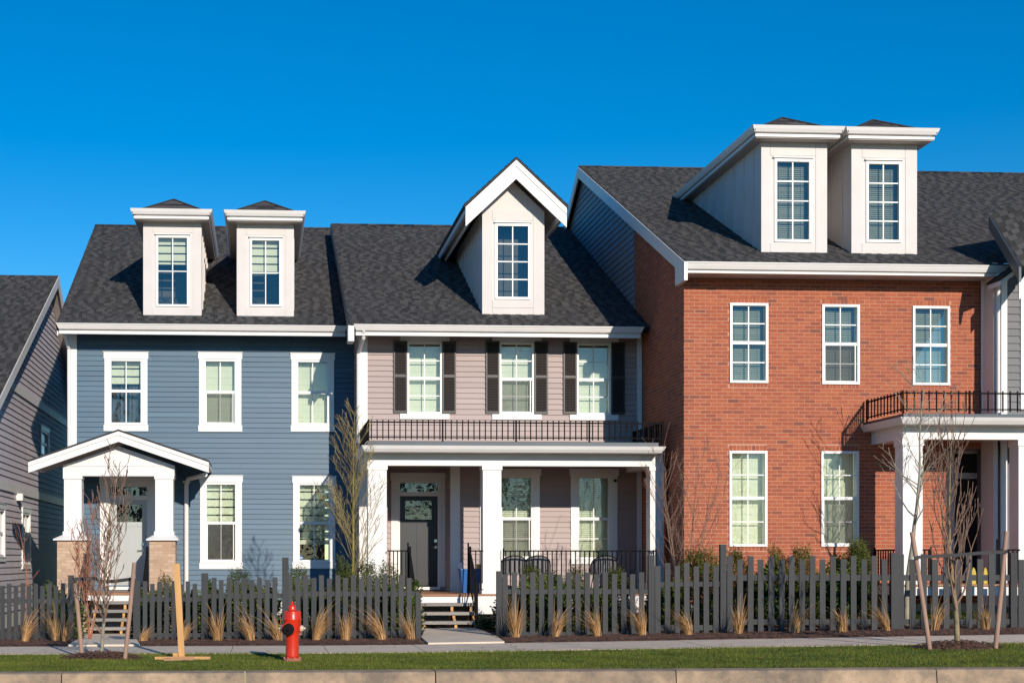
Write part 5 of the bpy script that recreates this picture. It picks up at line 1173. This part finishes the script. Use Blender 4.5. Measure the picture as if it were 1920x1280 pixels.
# yellow timber stake nailed to boards lying on the grass
ts = thing('timber_stake', 'fresh yellow timber stake standing upright on flat boards on the verge grass', 'stake', (X(340, 21.1), 21.1, 0))
yb = 21.1; pb = Vector((X(341, yb), yb, .03)); pt = Vector((X(331, yb), yb, Z(331, 1056, yb)))
q = MB(); q.prism([(pb.x-.045, yb-.02, pb.z), (pb.x+.045, yb-.02, pb.z), (pb.x+.045, yb+.02, pb.z), (pb.x-.045, yb+.02, pb.z)], tuple(pt-pb), .1); q.build('upright', 'wood', ts)
q = MB(); q.prism([(X(291, yb), yb-.10, .012), (X(291, yb), yb-.02, .012), (X(291, yb), yb-.02, .055), (X(291, yb), yb-.10, .055)], (X(395, yb)-X(291, yb), -.02, .0), .6); q.build('base_board', 'wood', ts)
q = MB(); q.prism([(X(310, yb), yb-.32, .010), (X(310, yb), yb-.2, .010), (X(310, yb), yb-.2, .045), (X(310, yb), yb-.32, .045)], (X(365, yb)-X(310, yb), .12, 0), .9); q.build('base_board', 'deck', ts)
q = MB(); q.box(X(324, yb), X(336, yb), yb+.02, yb+.1, .01, .10, .5); q.build('base_block', 'wood', ts)
def strap(label, pts, y, hgt=.055):
    q = MB(); P3 = [Vector((X(a, y+dy), y+dy, Z(a, b, y))) for a, b, dy in pts]
    for a, b in zip(P3[:-1], P3[1:]):
        q.add([a+Vector((0, 0, hgt/2)), b+Vector((0, 0, hgt/2)), b-Vector((0, .012, hgt/2)), a-Vector((0, .012, hgt/2)), a+Vector((0, .006, hgt/2)), b+Vector((0, .006, hgt/2)), b+Vector((0, -.006, -hgt/2)), a+Vector((0, -.006, -hgt/2))], [(0,1,2,3),(7,6,5,4),(0,4,5,1),(3,2,6,7)])
    q.build('tree_strap', 'rubber', None, label=label, cat='strap')
strap('black webbing strap tying the curly tree to its two stakes', [(136, 1087, -.06), (140, 1085, -.07), (180, 1084, -.05), (186, 1090, .0), (215, 1089, -.02), (245, 1085, -.05), (256, 1087, -.05)], 21.45, .052)
strap('black webbing strap tying the right-hand tree to its two stakes', [(1713, 1046, -.06), (1722, 1044, -.07), (1770, 1041, -.05), (1796, 1040, -.08), (1840, 1036, -.06), (1884, 1034, -.07), (1889, 1033, -.04)], 21.6, .05)
# mulch rings
for (cx, cy), r, lb in ((T1, .60, 'left'), (T4, .70, 'right')):
    mb = MB(); nr, na = 9, 40
    for i in range(nr+1):
        for k in range(na):
            a = 2*math.pi*k/na; rad = r*i/nr*(1+.08*math.sin(3*a+cx)+.05*math.sin(7*a)); x = cx+rad*math.cos(a); y = cy+rad*math.sin(a)*.62
            hh = .10*(1-(i/nr)**2)*(1-.5*math.exp(-(i/nr*5)**2)); mb.v.append((x, y, G(x, y)+hh-.012+(R.uniform(-.012, .015) if i < nr else 0)))
    for i in range(nr):
        for k in range(na): mb.f.append((i*na+k, i*na+(k+1) % na, (i+1)*na+(k+1) % na, (i+1)*na+k)); mb.t.append(R.random()*.8)
    mb.build('mulch_ring', 'mulch', kind='structure')
    mb = MB()
    for _ in range(900):
        a = R.uniform(0, 6.28); f = R.random()**.6; x = cx+r*1.05*f*math.cos(a); y = cy+r*.64*f*math.sin(a); z = G(x, y)+.10*(1-f*f)+.004
        b = R.uniform(0, 3.14); l_ = R.uniform(.012, .04); w = R.uniform(.005, .012); c, s = math.cos(b), math.sin(b); hh = R.uniform(-.008, .025)
        mb.add([(x-c*l_-s*w, y-s*l_+c*w, z), (x-c*l_+s*w, y-s*l_-c*w, z), (x+c*l_+s*w, y+s*l_-c*w, z+hh), (x+c*l_-s*w, y+s*l_+c*w, z+hh)], [(0,1,2,3)], R.random()**.6)
    mb.build('bark_chips', 'mulch', kind='stuff')
# ================================================================ DRY GRASS CLUMPS
def clump(px, py, H, lean, n, label, spread=.10, y=25.55):
    x = X(px, y); z = G(x, y)+.02; mb = MB()
    for _ in range(n):
        a = R.uniform(0, 6.28); r0 = R.random()**.7*spread*.6; bx, by = x+r0*math.cos(a), y+r0*math.sin(a)
        h_ = H*R.uniform(.45, 1.12) if R.random() < .93 else H*1.5; out = Vector((math.cos(a)*R.uniform(.1, .35)+lean*R.uniform(.5, 1.4), math.sin(a)*R.uniform(.1, .35), 0)); w = R.uniform(.004, .008)
        if R.random() < .1: out *= 2.2
        k = 5; pts = []
        bend = R.uniform(.15, .9)
        for i in range(k+1):
            t = i/k; pts.append(Vector((bx, by, z))+out*h_*(t*.35+t*t*.65)+Vector((0, 0, h_*(t-bend*.35*t**3))))
        tn = R.random(); vs = []; sd = Vector((math.cos(a+1.57), math.sin(a+1.57), 0))*w
        if abs(sd.x) < w*.5: sd.x = w*.7
        for i, p in enumerate(pts): f = 1-.8*i/k; vs += [p-sd*f, p+sd*f]
        mb.add(vs, [(2*i, 2*i+1, 2*i+3, 2*i+2) for i in range(k)], tn)
    mb.build('dry_grass_clump', 'straw', None, label=label, cat='grass clump', group='dry tufts of ornamental grass along the fence')
L_ = [
 (46, .46, .35, 70, 'straw-coloured grass clump nearest the left edge of the photo, before the short fence run'),
 (104, .48, -.20, 60, 'upright straw-coloured grass clump just left of the walkway gate post'),
 (121, .36, .25, 30, 'sparse thin grass clump against the left gate post of the walkway'),
 (268, .22, .45, 70, 'low squashed grass clump just right of the blue house walkway'),
 (342, .30, .35, 80, 'low wide grass clump behind the yellow timber stake'),
 (408, .50, -.12, 80, 'tall grass clump under the fence post left of the hydrant'),
 (470, .44, -.45, 70, 'left-leaning grass clump midway between fence post and hydrant'),
 (522, .42, -.35, 60, 'wiry grass clump directly left of the red hydrant'),
 (592, .50, .38, 120, 'thick right-leaning grass clump directly right of the red hydrant'),
 (648, .42, -.05, 90, 'narrow upright grass clump below the yellow-green tree'),
 (716, .44, -.55, 110, 'bushy left-bending grass clump left of the taupe house walkway'),
 (770, .42, -.30, 70, 'arching grass clump at the low end post beside the taupe house steps'),
 (967, .55, .02, 90, 'tall upright grass clump at the left end of the long fence run'),
 (1042, .46, .30, 60, 'open v-shaped grass clump under the porch chairs'),
 (1121, .46, -.38, 80, 'left-leaning grass clump before the right half of the taupe porch'),
 (1205, .46, -.25, 80, 'dense grass clump at the foot of the post under the blue-shaded porch column'),
 (1292, .40, -.42, 90, 'rounded grass clump right of the taupe and brick house join'),
 (1385, .48, .05, 60, 'spiky grass clump just right of the tallest fence post'),
 (1490, .44, .38, 100, 'thick grass clump under the gap between the brick house windows'),
 (1580, .36, -.18, 100, 'rounded fountain-like grass clump below the lower right brick window'),
 (1664, .46, -.45, 60, 'loose grass clump against the double fence post left of the right-hand tree'),
 (1752, .46, .30, 50, 'shaded grass clump just behind the left stake of the right-hand tree'),
 (1848, .40, -.10, 60, 'shaded drooping grass clump behind the right stake of the right-hand tree'),
]
for (px, H, ln, n, lb) in L_: clump(px, 0, H*1.12, ln, int(n*1.6), lb, .10+.03*R.random())
# ================================================================ SHRUBS behind the fence
def shrubmesh(seed, w, dp, h, n, leaf, up):
    st = random.Random(seed); mb = MB()
    for _ in range(n):
        a = st.uniform(0, 6.28); rr_ = st.random()**.5; zf = st.random()**.8
        prof = math.sqrt(max(.05, 1-(zf*.9)**2)); bx, by = w*rr_*prof*math.cos(a), dp*rr_*prof*math.sin(a)
        bz = h*zf*(.80+.2*math.sin(bx*9+seed)*math.cos(by*7))
        d = Vector((math.cos(a)*.5, math.sin(a)*.5, up)).normalized(); L = st.uniform(.08, .18)
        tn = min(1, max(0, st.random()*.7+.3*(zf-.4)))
        k = 7
        for i in range(k):
            p = Vector((bx, by, bz))+d*L*i/k; b = st.uniform(0, 6.28); s = Vector((math.cos(b), math.sin(b), st.uniform(-.1, .6))).normalized()*leaf; wv = d.cross(s).normalized()*leaf*.22
            mb.add([p, p+s*.5+wv, p+s, p+s*.5-wv], [(0,1,2,3)], tn)
    return mb
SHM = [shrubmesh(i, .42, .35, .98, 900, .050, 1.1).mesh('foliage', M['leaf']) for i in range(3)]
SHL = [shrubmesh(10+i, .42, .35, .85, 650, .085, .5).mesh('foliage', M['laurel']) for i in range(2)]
tk = MB(); [tk.tube([(R.uniform(-.05, .05), R.uniform(-.05, .05), 0), (R.uniform(-.25, .25), R.uniform(-.2, .2), .7)], .008, 4, .3) for _ in range(9)]; SHT = tk.mesh('stems', M['bark_b'])
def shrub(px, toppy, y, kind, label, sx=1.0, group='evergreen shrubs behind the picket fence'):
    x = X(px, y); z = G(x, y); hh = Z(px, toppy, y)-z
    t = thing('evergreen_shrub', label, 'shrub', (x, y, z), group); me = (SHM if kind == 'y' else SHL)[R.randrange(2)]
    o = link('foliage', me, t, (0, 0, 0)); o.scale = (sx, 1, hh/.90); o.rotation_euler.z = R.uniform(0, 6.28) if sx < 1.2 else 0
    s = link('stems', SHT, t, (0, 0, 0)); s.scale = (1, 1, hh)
SHR = [(-20, 1098, 'y', 'off'), (118, 1088, 'l', 'small shrub tucked behind the left gate post'), (278, 1085, 'l', 'bright-tipped shrub just right of the walkway gate post'), (322, 1090, 'y', 'small dark shrub under the right brick pedestal'), (358, 1093, 'l', 'low shrub behind the yellow timber stake'),
 (408, 1083, 'l', 'shrub under the lower left window of the blue house'), (448, 1083, 'y', 'shrub under the bare blue wall between the two lower windows'), (492, 1078, 'l', 'feathery shrub whose tips rise left of the tall post by the hydrant'),
 (560, 1078, 'y', 'shrub behind the fence directly above the hydrant'), (600, 1080, 'l', 'shrub behind the fence under the shaded blue window'), (652, 1060, 'y', 'large round yew around the yellow-green stem'), (692, 1068, 'y', 'yew right of the yellow-green stem'), (728, 1068, 'y', 'golden-tipped yew beside the taupe house steps'), (752, 1074, 'l', 'yew end shrub against the stair railing'),
 (968, 1082, 'l', 'shrub at the left end of the long fence run'), (1000, 1072, 'y', 'shrub below the leftmost porch chair'), (1032, 1070, 'l', 'shrub below the middle porch chair'), (1072, 1074, 'y', 'shrub below the porch railing between chairs'), (1115, 1078, 'l', 'shrub below the right porch chair'), (1160, 1078, 'y', 'shrub below the right end of the porch railing'), (1245, 1082, 'l', 'low shrub at the foot of the dark side wall'),
 (1300, 1045, 'y', 'yew left of the tallest fence post, before the brick wall'), (1335, 1044, 'y', 'yew touching the tallest fence post'), (1385, 1045, 'y', 'yew under the lower left brick house window'), (1425, 1043, 'l', 'yew at the right edge of the lower left brick house window'), (1465, 1038, 'y', 'pointed yew midway between the brick house windows'), (1505, 1040, 'y', 'yew left of the lower right brick house window'), (1562, 1038, 'l', 'narrow yew under the lower right brick house window'), (1612, 1030, 'y', 'dark rounded yew beside the brick house porch railing')]
for (px, tp, k, lb) in SHR[1:]: shrub(px, tp, 27.35+R.uniform(-.2, .2), k, 'evergreen '+lb if not lb.startswith('evergreen') else lb, R.uniform(.75, .95) if px < 940 else .95)
shrub(1612, 1028, 27.6, 'y', 'evergreen dark clipped ball shrub in the porch shade of the brick house', 1.1)
shrub(815+10, 1150, 29.0, 'l', 'evergreen') if False else None
shrub(928, 1148, 28.9, 'l', 'evergreen low light-green shrub right of the taupe house steps', .6)
# ================================================================ PORCH THINGS
def chair(px, label, rot=0):
    y = 31.0; x = X(px, y); c = thing('patio_chair', label, 'chair', (x, y, zdk), 'round-backed patio chairs on the taupe porch')
    q = MB(); n = 16; top = []
    # curved mesh back (open to the north)
    for i in range(n+1):
        a = math.pi*(i/n); cx_, cy_ = math.cos(a)*.30, -math.sin(a)*.22; zt = .45+.36*math.sin(a)**.5
        top.append((cx_, cy_, zt))
    for i in range(n):
        (x0, y0, z0), (x1, y1, z1) = top[i], top[i+1]
        q.add([(x+x0, y+y0, zdk+.40), (x+x1, y+y1, zdk+.40), (x+x1, y+y1, zdk+z1), (x+x0, y+y0, zdk+z0), (x+x0*.96, y+y0*.96, zdk+.40), (x+x1*.96, y+y1*.96, zdk+.40), (x+x1*.96, y+y1*.96, zdk+z1), (x+x0*.96, y+y0*.96, zdk+z0)], [(0,1,2,3),(7,6,5,4),(3,2,6,7)])
    q.build('backrest', 'wicker', c)
    q = MB(); q.tube([(x+a, y+b, zdk+z) for a, b, z in top], .013, 6); q.build('back_frame', 'black', c)
    q = MB(); q.lathe([(.27, .40), (.28, .42), (.27, .44)], (x, y, zdk), 'z', 18); q.build('seat', 'wicker', c)
    for sx, sy in ((-1, -1), (1, -1), (-1, 1), (1, 1)): q = MB(); q.tube([(x+sx*.19, y+sy*.15, zdk+.41), (x+sx*.25, y+sy*.2, zdk+.005)], .011, 6); q.build('leg', 'black', c)
chair(962, 'grey mesh patio chair half hidden by the middle porch post'); chair(1006, 'grey mesh patio chair in the middle, under the left porch window'); chair(1132, 'grey mesh patio chair partly in shadow under the right porch window')
bx_c = X(881, 31.4); t = thing('recycling_bin', 'blue recycling bin standing on the porch behind the stair railing', 'bin', (bx_c, 31.4, zdk))
q = MB(); q.add([(bx_c-.19, 31.25, zdk), (bx_c+.19, 31.25, zdk), (bx_c+.19, 31.6, zdk), (bx_c-.19, 31.6, zdk), (bx_c-.22, 31.2, zdk+.5), (bx_c+.22, 31.2, zdk+.5), (bx_c+.22, 31.65, zdk+.5), (bx_c-.22, 31.65, zdk+.5)], [(0,3,2,1),(0,1,5,4),(1,2,6,5),(2,3,7,6),(3,0,4,7),(4,5,6,7)]); q.build('body', 'bluepl', t)
q = MB(); q.box(bx_c-.235, bx_c+.235, 31.185, 31.665, zdk+.50, zdk+.53); q.build('rim', 'bluepl', t)
q = MB(); q.box(X(894, 31.4), X(900, 31.4), 31.3, 31.45, zdk+.531, zdk+.63); q.build('yellow_carton', 'yellow', None, label='small yellow carton poking out on top of the blue recycling bin', cat='carton')
for (px, w, m, lb, nm) in ((1785, 7, 'bluepl', 'blue bag hanging behind the fence on the brick porch', 'plastic_bag'), (1826, 8, 'yellow', 'bright yellow bag on the brick porch, left of the other yellow bag', 'plastic_bag'), (1848, 7, 'yellow', 'wide yellow bag in half shade on the brick porch', 'plastic_bag')):
    y = 28.0; x = X(px, y); q = MB(); hw = w/F_PX*y/2; zz = zrd
    prof = [(-hw, 0), (-hw*1.2, .15), (-hw*.9, .26), (-hw*.3, .33), (hw*.4, .31), (hw, .24), (hw*1.25, .12), (hw, 0)]
    q.prism([(x+a, y, zz+b) for a, b in prof], (0, .12, 0)); q.build(nm, m, None, label=lb, cat='bag')
